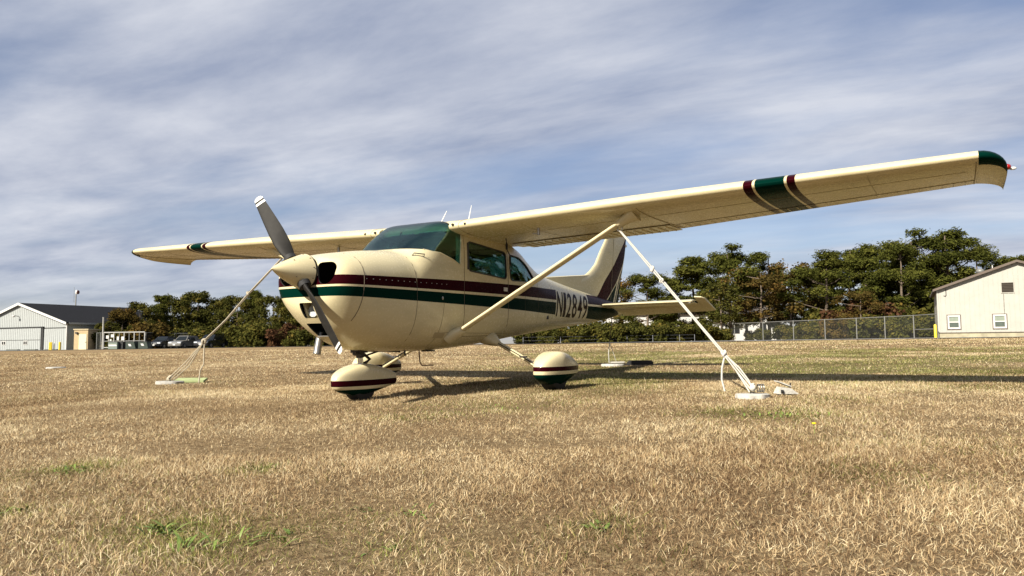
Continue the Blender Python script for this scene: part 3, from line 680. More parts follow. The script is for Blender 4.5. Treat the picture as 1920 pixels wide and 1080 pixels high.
for y, r_ in ((7.70, 0.09), (7.9, 0.075), (8.03, 0.04), (8.07, 0.01)): secs.append([Vector((0.6 * r_ * math.cos(w), y, 1.16 + r_ * math.sin(w))) for w in [2 * math.pi * q / 16 for q in range(16)]])
b.loft(secs); b.build('tail_cone', M_CREAM, PLANE, smooth=50)
b = MB(); b.tube([(0, 7.55, 1.01), (0, 7.55, 0.93)], 0.008, 6); b.tube([(0, 7.55 + 0.03 * math.cos(w), 0.905 + 0.03 * math.sin(w)) for w in np.linspace(0, 6.283, 12)], 0.007, 6); b.build('tail_tie_ring', M_STEEL, PLANE)
# ---- undercarriage
def pant(name, cx, cy, zb, top, L, hw, mt, tyre_r=0.19, fwd=0.46):
    b = MB(); secs = []; zc = zb + (top - zb) * 0.44
    for k in range(23):
        t = k / 22; u = t ** 1.25; y = cy - L * fwd + L * u
        f = (math.sin(math.pi * min(u / 0.84, 1.0) * 0.5) ** 0.38) if u < 0.42 else (1.0 - 0.42 * ((u - 0.42) / 0.58) ** 1.8)
        f0 = math.sin(math.pi * 0.5 * 0.42 / 0.84) ** 0.38
        f = f / f0 if u < 0.42 else f
        f = max(f, 0.05); ft = f * (1 - 0.22 * max(0, (u - .5) / .5) ** 1.5); fb = f * (1 - 0.45 * max(0, (u - .35) / .65) ** 1.2)
        secs.append([Vector((cx + hw * f * math.copysign(abs(math.cos(w)) ** 0.44, math.cos(w)) * (1.0 if math.sin(w) >= 0 else 1 - .36 * math.sin(w) ** 2), y, zc + (top - zc) * ft * math.sin(w) ** 0.54 if math.sin(w) >= 0 else zc - (zc - zb) * fb * abs(math.sin(w)) ** 0.62)) for w in [2 * math.pi * q / 36 for q in range(36)]])
    b.loft(secs); o = b.build(name, mt, PLANE, smooth=50)
    g_ = gnd(cx, cy) - 0.012; tb = MB(); tw = hw * 0.62
    tb.loft([[Vector((cx + dx, cy + r_ * math.cos(w), g_ + tyre_r + r_ * math.sin(w))) for w in [2 * math.pi * q / 28 for q in range(28)]] for dx, r_ in ((-tw, tyre_r * .80), (-tw * .8, tyre_r * .96), (-tw * .3, tyre_r), (tw * .3, tyre_r), (tw * .8, tyre_r * .96), (tw, tyre_r * .80))])
    tb.build('tyre', M_BLACK, o, smooth=45); return o
PM = pant_paint('main_fairing_paint', 0.277, 0.325, 0.240); PNm = pant_paint('nose_fairing_paint', 0.172, 0.230, 0.140)
nose = pant('wheel_fairing', 0.0, 1.16, 0.065, 0.390, 0.86, 0.135, PNm, 0.17, 0.45)
for s in (1, -1):
    mg = pant('wheel_fairing', s * 1.30, 2.86, 0.105, 0.490, 0.80, 0.165, PM, 0.20, 0.46)
    p0, p1, p2 = Vector((s * 0.44, 2.90, 0.640)), Vector((s * 0.80, 2.88, 0.470)), Vector((s * 1.22, 2.86, 0.255))
    b = MB(); b.tube([p0, p0.lerp(p1, .5), p1, p1.lerp(p2, .5), p2], [0.036, 0.035, 0.033, 0.031, 0.029], 14, flat=0.75, side=(0, 1, 0)); leg = b.build('gear_leg', M_CREAM, PLANE, smooth=60)
    b = MB(); b.tube([p0 - Vector((s * .07, 0, -.02)), p0 + Vector((s * .03, 0, -.010)), p0.lerp(p1, .30), p0.lerp(p1, .36)], [0.115, 0.105, 0.055, 0.040], 16, flat=0.75, side=(0, 1, 0)); b.build('leg_fairing', M_CREAM, leg, smooth=60)
    b = MB(); b.tube([p0.lerp(p1, .4) + Vector((0, -.037, .01)), p1 + Vector((0, -.036, .012)), p2 + Vector((0, -.034, .02))], 0.006, 6); b.box(p0.lerp(p2, .62) + Vector((0, -.03, .03)), (0.09, 0.03, 0.012)); b.build('brake_line', M_DSTEEL, leg)
ng = MB(); ng.tube([(0, 1.14, 0.56), (0, 1.16, 0.45)], 0.042, 14); ng.build('nose_strut', M_DSTEEL, PLANE, smooth=50)
b = MB(); b.tube([(0, 1.16, 0.46), (0, 1.165, 0.36)], 0.029, 14); b.build('oleo_piston', M_CHROME, PLANE, smooth=50)
b = MB(); b.tube([(0.0, 1.18, 0.50), (0.0, 1.30, 0.43), (0.0, 1.20, 0.375)], 0.018, 8, flat=1.6); b.tube([(0.035, 1.12, 0.50), (0.035, 1.04, 0.49)], 0.016, 8); b.tube([(-.05, 1.12, .49), (.06, 1.12, .49)], 0.022, 8); b.tube([(0, 1.16, .375), (0, 1.24, .36)], .02, 8)
b.tube([(0.06, 1.18, 0.47), (0.10, 1.40, 0.53)], 0.009, 6); b.tube([(-0.06, 1.18, 0.47), (-0.10, 1.40, 0.53)], 0.009, 6); b.box((0.0, 1.14, 0.515), (0.13, 0.11, 0.035)); b.build('torque_link', M_DSTEEL, PLANE, smooth=45)
b = MB(); b.tube([(-0.19, 0.80, 0.70), (-0.20, 0.775, 0.56), (-0.20, 0.76, 0.49)], 0.036, 16, cap=False); b.tube([(-0.20, 0.765, 0.52), (-0.20, 0.76, 0.495)], 0.030, 12); b.build('exhaust_pipe', M_STEEL, PLANE, smooth=50)
b = MB(); b.tube([(0.05, 2.05, 0.52), (0.05, 2.07, 0.38), (0.06, 2.09, 0.345), (0.12, 2.22, 0.345)], 0.007, 6); b.build('belly_antenna', mat('rust_red', (0.16, 0.06, 0.035), 0.7), PLANE, smooth=50)
b = MB(); b.tube([(0.05, 4.10, 0.69), (0.05, 4.12, 0.60), (0.06, 4.15, 0.585), (0.25, 4.6, 0.62)], 0.005, 6); b.tube([(0.0, 4.70, 0.75), (0.0, 4.70, 0.60)], 0.007, 6); b.build('belly_antenna', M_DSTEEL, PLANE, smooth=50)
b = MB(); b.tube([(0.25, 1.55, 0.52), (0.25, 1.56, 0.46)], 0.010, 6); b.box((0.2, 2.02, 0.507), (0.08, 0.14, 0.016)); b.tube([(0.1, 1.25, 0.52), (0.15, 1.6, 0.50)], 0.008, 6); b.build('belly_drain', M_DSTEEL, PLANE, smooth=50)

# ------------------------------------------------------------------ ropes and ground anchors
def knot(b, p, r, n=3):
    p = Vector(p)
    for k in range(n):
        ax = Vector((random.uniform(-1, 1), random.uniform(-1, 1), random.uniform(-.4, .4))).normalized(); a = ax.orthogonal().normalized(); c = ax.cross(a)
        o = Vector((random.uniform(-.4, .4), random.uniform(-.4, .4), random.uniform(-.8, .8))) * r
        b.tube([p + o + (a * math.cos(w) + c * math.sin(w)) * r * 0.9 for w in np.linspace(0, 2 * math.pi, 11)], r * 0.55, 6, cap=False)
def sagline(a, b_, sag, n=12): return [a.lerp(b_, t) - Vector((0, 0, sag * 4 * t * (1 - t))) for t in np.linspace(0, 1, n)]
def anchor_disc(name, c, rx, ry, h, mt, label, seed):
    rr = random.Random(seed); b = MB(); secs = []
    rad = [1 + rr.uniform(-.07, .07) for _ in range(22)]
    for z, k in ((-.03, 1.0), (h * .7, 1.0), (h, .93), (h * 1.02, .5), (h * 1.02, 0.05)): secs.append([Vector((c.x, c.y, c.z + z)) + (CR * (rx * math.cos(2 * math.pi * i / 22)) + CF * (ry * math.sin(2 * math.pi * i / 22))) * rad[i] * k for i in range(22)])
    b.loft(secs); o = b.build(name, mt, smooth=50); return tag(o, label, 'anchor')
M_CONC = mat('white_washed_concrete', (0.52, 0.505, 0.46), 0.9, var=0.3, vscale=14, bump=0.5, bscale=50)
M_CONC2 = mat('grey_concrete', (0.42, 0.41, 0.38), 0.95, var=0.3, vscale=14, bump=0.5, bscale=50)
pa = Vector((3.56, 2.42, gnd(3.56, 2.42) + 0.02))
anchor_disc('tie_down_anchor', pa, 0.150, 0.12, 0.020, M_CONC, 'round white concrete tie-down anchor under the near wing rope', 1)
s1p = wlow(1, 2.47, 0.18, -0.01); s0p = Vector((0.49, 2.06, 0.655)); dp = (s1p - s0p).normalized(); ringp = s1p - dp * 0.13 + Vector((0, 0, -0.075))
r0 = thing('tie_down_rope', pa + Vector((0, 0, 0.05)), 'white doubled rope from the near wing strut down to the white anchor', 'rope')
an = pa + Vector((0.0, 0, 0.075)); kt = ringp.lerp(an, 0.80); k1 = ringp.lerp(an, 0.26); k2 = ringp.lerp(an, 0.335)
b = MB()
for o in (-0.010, 0.010):
    q = CR * o; b.tube([ringp + q * .4, k1 + q * 1.2, k2 + q, ringp.lerp(an, 0.6) + q * 0.8, kt + q, an + q * 1.5 - Vector((0, 0, .02))], 0.0072, 7)
b.build('rope_strand', M_ROPE, r0, smooth=60)
b = MB(); b.tube([kt, kt.lerp(an, .45) + CR * 0.022 + Vector((0, 0, .012)), kt.lerp(an, .8) + CR * 0.02, an + Vector((0, 0, -.03))], 0.007, 7); b.tube([kt - CR * .01, kt.lerp(an, .5) - CR * 0.02, an - CR * 0.03 + Vector((0, 0, -.04))], 0.007, 7); b.build('rope_strand', M_ROPE, r0, smooth=60)
for p, rr_ in ((k1, .017), (k2, .016), (kt, .021), (an, .024)):
    b = MB(); knot(b, p, rr_); b.build('knot', M_ROPE, r0, smooth=60)
b = MB(); e = kt + Vector((0, 0, -0.03)); b.tube([e, e - CR * 0.025 + Vector((0, 0, -.10)), e - CR * 0.030 + Vector((0, 0, -.20)), e - CR * 0.005 + Vector((0, 0, -.31))], 0.0095, 7); b.build('rope_tail', M_ROPE, r0, smooth=60)
b = MB(); c0 = pa + Vector((0, 0, .07)) + CR * .05
for k in range(3): b.tube([c0 + CR * (.022 * k) + (CF * math.cos(w) + Vector((0, 0, 1)) * math.sin(w)) * .034 for w in np.linspace(0, 6.283, 12)], .006, 6, cap=False)
b.build('shackle', M_STEEL, r0, smooth=60)
# broken white bracket beside it
bp = gp(1472, 7.10, 0.0); br = thing('broken_panel', bp, 'crumpled white plastic scrap lying beside the near anchor', 'scrap')
b = MB(); b.prism([bp + CR * x + ZU * z for x, z in ((-.10, .012), (-.065, .075), (.02, .065), (.10, .010))], CF * 0.13); b.build('shell', M_CONC, br)
b = MB(); b.box(bp + CR * -0.035 + ZU * 0.105 + CF * 0.05, (0.13, 0.12, 0.010), (Vector(CR * .93 - ZU * .36), CF, Vector(CR * .36 + ZU * .93))); b.build('flap', M_CONC, br)
b = MB(); b.tube([bp + CR * -.072 + ZU * .035 - CF * .004, bp + CR * -.05 + ZU * .035 - CF * .003], 0.016, 8); b.build('hole', M_BLACK, br)
b = MB(); b.tube([bp + CR * 0.015 + ZU * .07, bp + CR * .02 + ZU * .115], .008, 6); b.build('bolt', M_DSTEEL, br)
# starboard side: weathered rope, concrete slab, green board
sa = gp(322, 11.2 , 0.01)
anchor_disc('tie_down_anchor', sa, 0.20, 0.14, 0.03, M_CONC2, 'flat grey concrete tie-down anchor under the far wing rope', 2)
s1s = wlow(-1, 2.47, 0.18, -0.01); s0s = Vector((-0.49, 2.06, 0.655)); ds = (s1s - s0s).normalized(); rings = s1s - ds * 0.10 + Vector((0, 0, -0.06))
r1 = thing('tie_down_rope', sa + Vector((0, 0, 0.04)), 'weathered tan rope from the far wing strut down past the propeller to the grass', 'rope')
an2 = sa + Vector((0, 0, .07)); kk1 = rings.lerp(an2, 0.27); kk2 = rings.lerp(an2, 0.66)
b = MB()
for o in (-.013, .013): b.tube([rings + CR * o * .5, kk1 + CR * o * .8, kk1.lerp(kk2, .5) + CR * o * .6 - ZU * .03, kk2 + CR * o], 0.008, 7)
b.build('rope_strand', M_ROPE2, r1, smooth=60)
b = MB()
for i, o in enumerate((-.03, 0.0, .035)): b.tube([kk2, kk2.lerp(an2, .5) + CR * o + ZU * (-.05 - .02 * i), an2 + CR * o * 1.5 - ZU * .03], 0.0075, 7)
b.build('rope_strand', M_ROPE2, r1, smooth=60)
for p, rr_ in ((kk1, .020), (kk2, .028), (an2, .026)):
    b = MB(); knot(b, p, rr_); b.build('knot', M_ROPE2, r1, smooth=60)
b = MB(); e = kk2 - ZU * .03; b.tube([e, e - ZU * .15 - CR * .006, e - ZU * .30 - CR * .004, e - ZU * .38 - CR * .05, Vector((e.x, e.y, gnd(e.x, e.y) + .03)) - CR * .07], .0095, 7); b.build('rope_tail', M_ROPE2, r1, smooth=60)
bd = gp(362, 11.4, 0.035); b = MB(); b.box(bd, (0.44, 0.16, 0.03), (CR, (CF * .97 + ZU * .22).normalized(), (ZU * .97 - CF * .22).normalized())); tag(b.build('board', mat('pale_green_board', (0.36, 0.42, 0.20), 0.8, var=0.2, vscale=9)), 'faded green board lying on the grass by the far rope anchor', 'board')
# tail
ta = Vector((-0.22, 8.10, gnd(-.22, 8.1) + .01)); anchor_disc('tie_down_anchor', ta, 0.21, 0.15, 0.03, M_CONC, 'white concrete anchor on the grass below the tail', 3)
r2 = thing('tie_down_rope', ta + Vector((0, 0, .05)), 'thin white rope and chain hanging from the tail to its anchor', 'rope')
rg = Vector((0, 7.55, 0.875)); mid = rg.lerp(ta + ZU * .35 - CR * .07, .78)
b = MB(); b.tube([rg, mid], .006, 5); b.build('chain', M_DSTEEL, r2)
b = MB(); b.tube([mid, mid.lerp(ta, .5) - CR * .05, ta + ZU * .05 - CR * .07], .010, 6); b.build('rope_strand', M_ROPE, r2, smooth=60)
b = MB(); b.tube([mid, mid.lerp(ta, .5) + CR * .04, ta + ZU * .06 + CR * .06], .005, 5); b.tube([ta + ZU * .06 + CR * x - CF * .1 for x in (-.06, .02, .10, .19)], .012, 6); b.build('rope_tail', M_ROPE, r2, smooth=60)
cp = Vector((0.22, 8.30, gnd(.22, 8.3) + .045)); b = MB(); b.box(cp, (0.46, 0.09, 0.06), (CR, CF, ZU)); b.box(cp + ZU * .039, (0.42, 0.05, 0.02), (CR, CF, ZU)); tag(b.build('wheel_chock', M_BLACK), 'long black bar lying on the grass beside the tail anchor', 'chock')
fa = gp(110, 19.0, 0.0); anchor_disc('spare_anchor', fa, 0.22, 0.25, 0.035, M_CONC, 'pale flat anchor slab alone in the grass in front of the hangar', 4)

# ------------------------------------------------------------------ buildings
def ribs(o, u, w, hf, sp, mt, parent, nrm, r=0.018, z0=0.0, skip=()):
    b = MB(); x = sp * .5
    while x < w:
        h = hf(x)
        if h > z0 + .1 and not any(a < x < c for a, c in skip): b.box(o + u * x + ZU * ((h + z0) / 2) + nrm * (r * .5), (r * 2.2, r, h - z0), (u, nrm, ZU))
        x += sp
    q = b.build('siding_ribs', mt, parent); q['kind'] = 'stuff'; return q
def slab(b, pts, d): b.prism(pts, d)
# grey hangar
HC = gp(128, 100); HC.z = 0.573 - 5.2 * 100 / FPX
hu = (-CR * .893 + CF * .45).normalized(); hs = (CR * .45 + CF * .893).normalized(); HW, EV, PK, HL = 10.3, 3.62, 6.40, 16.5
hang = thing('hangar', HC, 'grey metal hangar with white gable trim and dark shingle roof', 'hangar')
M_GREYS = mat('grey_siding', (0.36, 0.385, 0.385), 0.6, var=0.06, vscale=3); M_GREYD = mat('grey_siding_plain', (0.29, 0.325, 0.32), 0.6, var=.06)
M_ROOF = mat('dark_shingles', (0.016, 0.017, 0.021), 0.95, spec=.1, var=0.3, vscale=4, sc=(1, 1, 6)); M_TRIMW = mat('white_trim', (0.62, 0.62, 0.60), 0.5, var=.05)
gable = lambda x: EV + (PK - EV) * (1 - abs(x - HW) / HW)
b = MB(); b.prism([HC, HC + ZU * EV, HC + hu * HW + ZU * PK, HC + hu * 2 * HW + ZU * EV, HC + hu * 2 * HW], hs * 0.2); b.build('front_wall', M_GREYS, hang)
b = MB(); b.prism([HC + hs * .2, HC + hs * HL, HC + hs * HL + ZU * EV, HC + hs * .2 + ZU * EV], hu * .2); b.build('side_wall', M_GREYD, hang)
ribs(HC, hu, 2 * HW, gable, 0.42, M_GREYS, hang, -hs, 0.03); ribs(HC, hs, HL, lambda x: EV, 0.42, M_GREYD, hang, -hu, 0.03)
for sg in (0, 1):
    e0 = HC + hu * (2 * HW if sg else 0); out = hu * (0.4 if sg else -0.4); a = e0 + out + ZU * (EV - 0.10); pk = HC + hu * HW + ZU * (PK + 0.02)
    b = MB(); b.prism([a - hs * .35, pk - hs * .35, pk + ZU * .14 - hs * .35, a + ZU * .14 - hs * .35], hs * (HL + .7)); b.build('roof', M_ROOF, hang)
    b = MB(); b.prism([a - hs * .36 - ZU * .16, pk - hs * .36 - ZU * .18, pk - hs * .36 + ZU * .15, a - hs * .36 + ZU * .15], -hs * .06); b.build('rake_trim', M_TRIMW, hang)
b = MB(); b.box(HC - hu * .42 + hs * HL / 2 + ZU * (EV - .08), (.05, HL, .24), (hu, hs, ZU)); b.build('gutter', mat('grey_gutter', (.34, .36, .36), .5), hang)
b = MB(); b.box(HC - hs * .02 + ZU * EV / 2, (.16, .10, EV), (hu, hs, ZU)); b.build('corner_trim', M_TRIMW, hang)
M_DLINE = mat('dark_rail', (0.02, 0.02, 0.02), .7)
b = MB(); b.box(HC + hu * 11.6 - hs * .14 + ZU * 1.52, (12.6, .10, 2.98), (hu, hs, ZU)); dr = b.build('sliding_door', M_GREYS, hang)
ribs(HC + hu * 5.3 - hs * .19, hu, 12.6, lambda x: 2.98, .42, M_GREYS, dr, -hs, 0.03)
b = MB(); b.box(HC + hu * 11.3 - hs * .22 + ZU * 3.12, (13.2, .14, .14), (hu, hs, ZU)); b.build('door_rail', M_DLINE, hang)
b = MB(); b.box(HC + hu * 5.0 - hs * .08 + ZU * 1.6, (.34, .14, 3.2), (hu, hs, ZU)); b.build('door_post', M_DLINE, hang)
b = MB(); b.box(HC + hu * 2.5 - hs * .05 + ZU * 2.98, (4.9, .05, .09), (hu, hs, ZU)); b.build('seam_flashing', M_DLINE, hang)
b = MB(); b.box(HC + hu * 11.6 - hs * .205 + ZU * 1.40, (12.5, .03, .06), (hu, hs, ZU)); b.build('door_girt', M_DLINE, hang)
for x in (8.6, 13.6):
    b = MB(); b.box(HC + hu * x - hs * .21 + ZU * 1.02, (.95, .05, .56), (hu, hs, ZU)); wn = b.build('window', M_TRIMW, hang)
    for dx in (-.22, .22):
        b = MB(); b.box(HC + hu * (x + dx) - hs * .245 + ZU * 1.02, (.30, .03, .42), (hu, hs, ZU)); b.build('pane', mat('dark_pane', (.01, .012, .015), .1, var=0), wn)
b = MB(); b.box(HC + hu * 16.6 - hs * .22 + ZU * 1.05, (1.3, .08, 2.1), (hu, hs, ZU)); b.build('walk_door', M_TRIMW, hang)
b = MB(); b.box(HC + hu * 15.4 - hs * .22 + ZU * 1.05, (.9, .07, 2.05), (hu, hs, ZU)); b.build('door_panel', mat('cream_door', (.62, .60, .48), .6), hang)
b = MB(); b.tube([HC + hu * 10.6 - hs * .1 + ZU * 4.7, HC + hu * 10.6 - hs * .7 + ZU * 4.8], .06, 8); b.ball(HC + hu * 10.6 - hs * .75 + ZU * 4.7, (.22, .22, .16), 10); b.build('gable_lamp', M_TRIMW, hang)
for k, x in enumerate((7.0, 11.0, 2.4)):
    b = MB(); b.box(HC + hu * x - hs * .35 + ZU * .06, (2.6, .5, .16), (hu, hs, ZU)); b.build('threshold', mat('dark_threshold', (.08, .09, .075), .9), hang)
# things along the hangar
M_YEL = mat('yellow_paint', (0.75, 0.55, 0.03), 0.5, var=.1)
def bollard(px, D, h, label, r=.11):
    p = gp(px, D); p.z -= .05; b = MB(); b.tube([p, p + ZU * h * .96, p + ZU * h], [r, r, r * .5], 14); return tag(b.build('bollard', M_YEL, smooth=40), label, 'bollard', 'yellow bollards')
HZ = lambda px, D: gp(px, D)
bollard(97.5, 97.5, 1.12, 'left one of the two paired yellow bollards before the grey hangar wall'); bollard(100.6, 97.5, 1.12, 'right one of the two paired yellow bollards before the grey hangar wall')
bollard(116, 97, 1.12, 'single yellow bollard by the corner of the grey hangar', .14); bollard(235.5, 96, .92, 'short yellow bollard among the dumpsters', .10)
p = gp(105.5, 98); b = MB(); b.tube([p, p + ZU * .9], .06, 8); tag(b.build('grey_post', mat('dull_grey_steel', (.22, .23, .25), .6)), 'thin grey post between the yellow bollards at the hangar', 'post')
sp = gp(155, 98); sh = thing('utility_shed', sp, 'narrow tan utility shed with a pale door beside the hangar', 'shed')
M_TAN = mat('tan_siding', (.47, .36, .20), .8, var=.1)
b = MB(); b.box(sp + CF * 1.3 + ZU * 1.28, (1.80, 2.6, 2.66), (CR, CF, ZU)); b.build('wall', M_TAN, sh)
b = MB(); b.box(sp + CR * .26 - CF * .02 + ZU * 1.02, (.98, .08, 2.05), (CR, CF, ZU)); d_ = b.build('door', mat('pale_yellow_door', (.74, .68, .44), .6), sh)
b = MB(); b.box(sp + CR * .65 - CF * .08 + ZU * 1.0, (.06, .05, .12), (CR, CF, ZU)); b.build('handle', M_STEEL, d_)
b = MB(); b.box(sp + CF * 1.3 + ZU * 2.66, (1.95, 2.8, .12), (CR, CF, ZU)); b.build('roof', mat('tan_roof', (.55, .47, .30), .7), sh)
b = MB(); b.box(sp - CR * .52 - CF * .12 + ZU * 2.2, (.26, .26, .20), (CR, CF, ZU)); b.build('lamp', M_DLINE, sh)
# fence and gate frame, pole, signs
M_GALV = mat('galvanised_steel', (.22, .225, .215), .5, .2, var=.1); M_GALVW = mat('white_pipe', (.42, .42, .40), .6, var=.05)
pp = gp(196, 96); b = MB(); b.tube([pp, pp + ZU * 4.05, pp + ZU * 4.12], [.11, .10, .14], 12); tag(b.build('gate_pole', M_GALVW, smooth=40), 'tall white pole at the hangar end of the gate', 'pole')
gt0, gt1 = gp(197.5, 96), gp(274, 96.4); gate = thing('sliding_gate', gt0, 'white pipe frame gate standing behind the dumpsters', 'gate')
zb, zt = ZU * .25, ZU * 2.15
b = MB(); b.tube([gt0 + zt, gt1 + zt], .075, 8); b.build('top_rail', M_GALVW, gate); b = MB(); b.tube([gt0 + ZU * 1.05, gt1 + ZU * 1.05], .045, 8); b.build('middle_rail', M_GALV, gate); b = MB(); b.tube([gt0 + zb, gt0.lerp(gt1, .14) + zb], .06, 8); b.build('bottom_rail', M_GALVW, gate)
for k, x in enumerate((0, .13, .25, .38, .50, .62, .745, .87, 1.0)):
    q = gt0.lerp(gt1, x); b = MB(); b.tube([q + ZU * .1, q + zt], .05 if k % 2 else .07, 8); b.build('upright', M_GALVW if k % 2 == 0 else M_GALV, gate)
for k, (x0, x1, y0, y1, lb) in enumerate(((199, 205, 629, 635, 'white notice hanging nearest the tall white pole'), (208, 214, 627, 632.5, 'white notice hung highest on the gate'), (219, 223, 631, 638, 'narrow upright white notice in the middle of the gate'), (227.5, 233, 631, 638, 'wide upright white notice above the yellow bollard'), (203, 209, 636, 639.5, 'small low white notice on the gate'))):
    a = p3(x0, y0, 95.6); c = p3(x1, y1, 95.6); b = MB(); b.box((a + c) / 2, (abs((c - a).dot(CR)), .03, abs(c.z - a.z)), (CR, CF, ZU)); tag(b.build('notice', M_TRIMW), lb, 'sign', 'notices on the gate')
def chain_mat():
    t = NT('chain_link'); t.t.nodes.remove(t.b); tr = t.n('ShaderNodeBsdfTransparent'); df = t.n('ShaderNodeBsdfDiffuse'); df.inputs[0].default_value = (.20, .21, .20, 1)
    f = t.ramp(t.noise(3.0, 3, .6), [(.3, .04), (.7, .09)]); ms = t.n('ShaderNodeMixShader'); t.l(f, ms.inputs[0]); t.l(tr.outputs[0], ms.inputs[1]); t.l(df.outputs[0], ms.inputs[2]); t.l(ms.outputs[0], t.t.nodes['Material Output'].inputs[0]); return t.m
M_LINK = chain_mat()
def fence(name, pts, h, label, r=.04):
    f = thing(name, pts[0], label, 'fence')
    for i, p in enumerate(pts):
        b = MB(); b.tube([p - ZU * .1, p + ZU * (h + .05)], r, 8); b.build('post', M_GALV, f, smooth=40)
    for a, c in zip(pts, pts[1:]):
        b = MB(); b.tube([a + ZU * h, c + ZU * h], r * .65, 6); b.build('top_rail', M_GALV, f, smooth=40)
        b = MB(); b.quad(a + ZU * .05, c + ZU * .05, c + ZU * h, a + ZU * h); b.build('mesh_panel', M_LINK, f)
    return f
def gpz(px, py, D): q = p3(px, py, D); return Vector((q.x, q.y, q.z))
fence('chain_link_fence', [gp(184.5, 98), gp(191.8, 97.2), gp(196, 96.6)], 2.15, 'short chain link fence between the tan shed and the white pole')
fence('chain_link_fence', [gp(276, 97), gp(298, 103), gp(330, 106), gp(365, 107), gp(410, 107), gp(455, 106), gp(500, 104), gp(545, 100), gp(590, 96)], 2.1, 'long chain link fence running behind the parked cars')
RF = [(1756, 57.5), (1710, 61), (1656, 64), (1603, 67), (1544, 70.5), (1485, 74), (1428, 78), (1375, 82), (1335, 85)]
fence('chain_link_fence', [gp(a, d) for a, d in RF], 1.85, 'tall chain link fence running left from the cream building', .045)
b = MB(); q0, q1 = gp(1756, 57.6), gp(1712, 61.2); b.tube([q0 + ZU * .72, q1 + ZU * .72], .03, 6); tag(b.build('pipe_rail', M_GALV), 'low pipe rail across the fence beside the cream building', 'rail')
lf = thing('wire_fence', gp(980, 63.6), 'low wire fence half hidden by the hedge behind the tail', 'fence')
lpts = [gp(a, 63.6) for a in (980, 1050, 1124, 1174, 1222, 1272, 1300)]
for q in lpts: b = MB(); b.tube([q - ZU * .1, q + ZU * .60], .022, 6); b.build('post', MATS['dull_grey_steel'], lf)
for h in (.30, .58):
    b = MB(); b.tube([q + ZU * h for q in lpts], .004, 5); b.build('wire', MATS['dull_grey_steel'], lf)
# dumpsters
M_DG = mat('dark_green_steel', (.012, .028, .018), .5, var=.2); M_GRYB = mat('grey_green_steel', (.16, .20, .17), .6); M_BINK = mat('black_bin', (.010, .011, .013), .5)
def dumpster(px, D, w, h, slant, mt, label, sticker):
    p = gp(px, D); o = thing('dumpster', p, label, 'dumpster', 'dumpsters in a row')
    b = MB(); b.prism([p - CR * w / 2 + ZU * .06 - CF * 0, p + CR * w / 2 + ZU * .06, p + CR * (w / 2 - slant) + ZU * h, p - CR * (w / 2) + ZU * h], CF * 1.2); b.build('body', mt, o)
    b = MB(); b.box(p + CF * .6 - CR * slant * .5 + ZU * (h + .03), (w - slant + .06, 1.25, .06), (CR, CF, ZU)); b.build('lid', M_BINK, o)
    for x in (-.4, .4):
        b = MB(); b.tube([p + CR * w * x + CF * .1 + ZU * .05, p + CR * w * x + CF * .2 + ZU * .05], .07, 8); b.build('caster', M_BLACK, o)
    for (x, z, sw, shh) in sticker:
        b = MB(); b.prism([p + CR * (x + sw * .5 * a + shh * .25 * (-c)) - CF * .012 + ZU * (z + shh * .5 * c) for a, c in ((-1, -1), (1, -1), (1, 1), (-1, 1))], CF * .01); b.build('sticker', M_TRIMW, o)
    return o
dumpster(214.5, 95, 1.12, .92, 0, M_GRYB, 'grey dumpster with a white band, nearest the white pole', [(0, .52, 1.0, .20)])
dumpster(228, 95.4, .72, .90, 0, M_BINK, 'black bin between the grey dumpster and the yellow bollard', [])
dumpster(248, 95, 1.25, .92, .22, M_DG, 'dark green dumpster with white sticker right of the yellow bollard', [(-.1, .52, .32, .28)])
dumpster(271.5, 95.2, 1.25, .90, .22, M_DG, 'dark green dumpster with white sticker next to the parked cars', [(-.1, .55, .32, .28)])
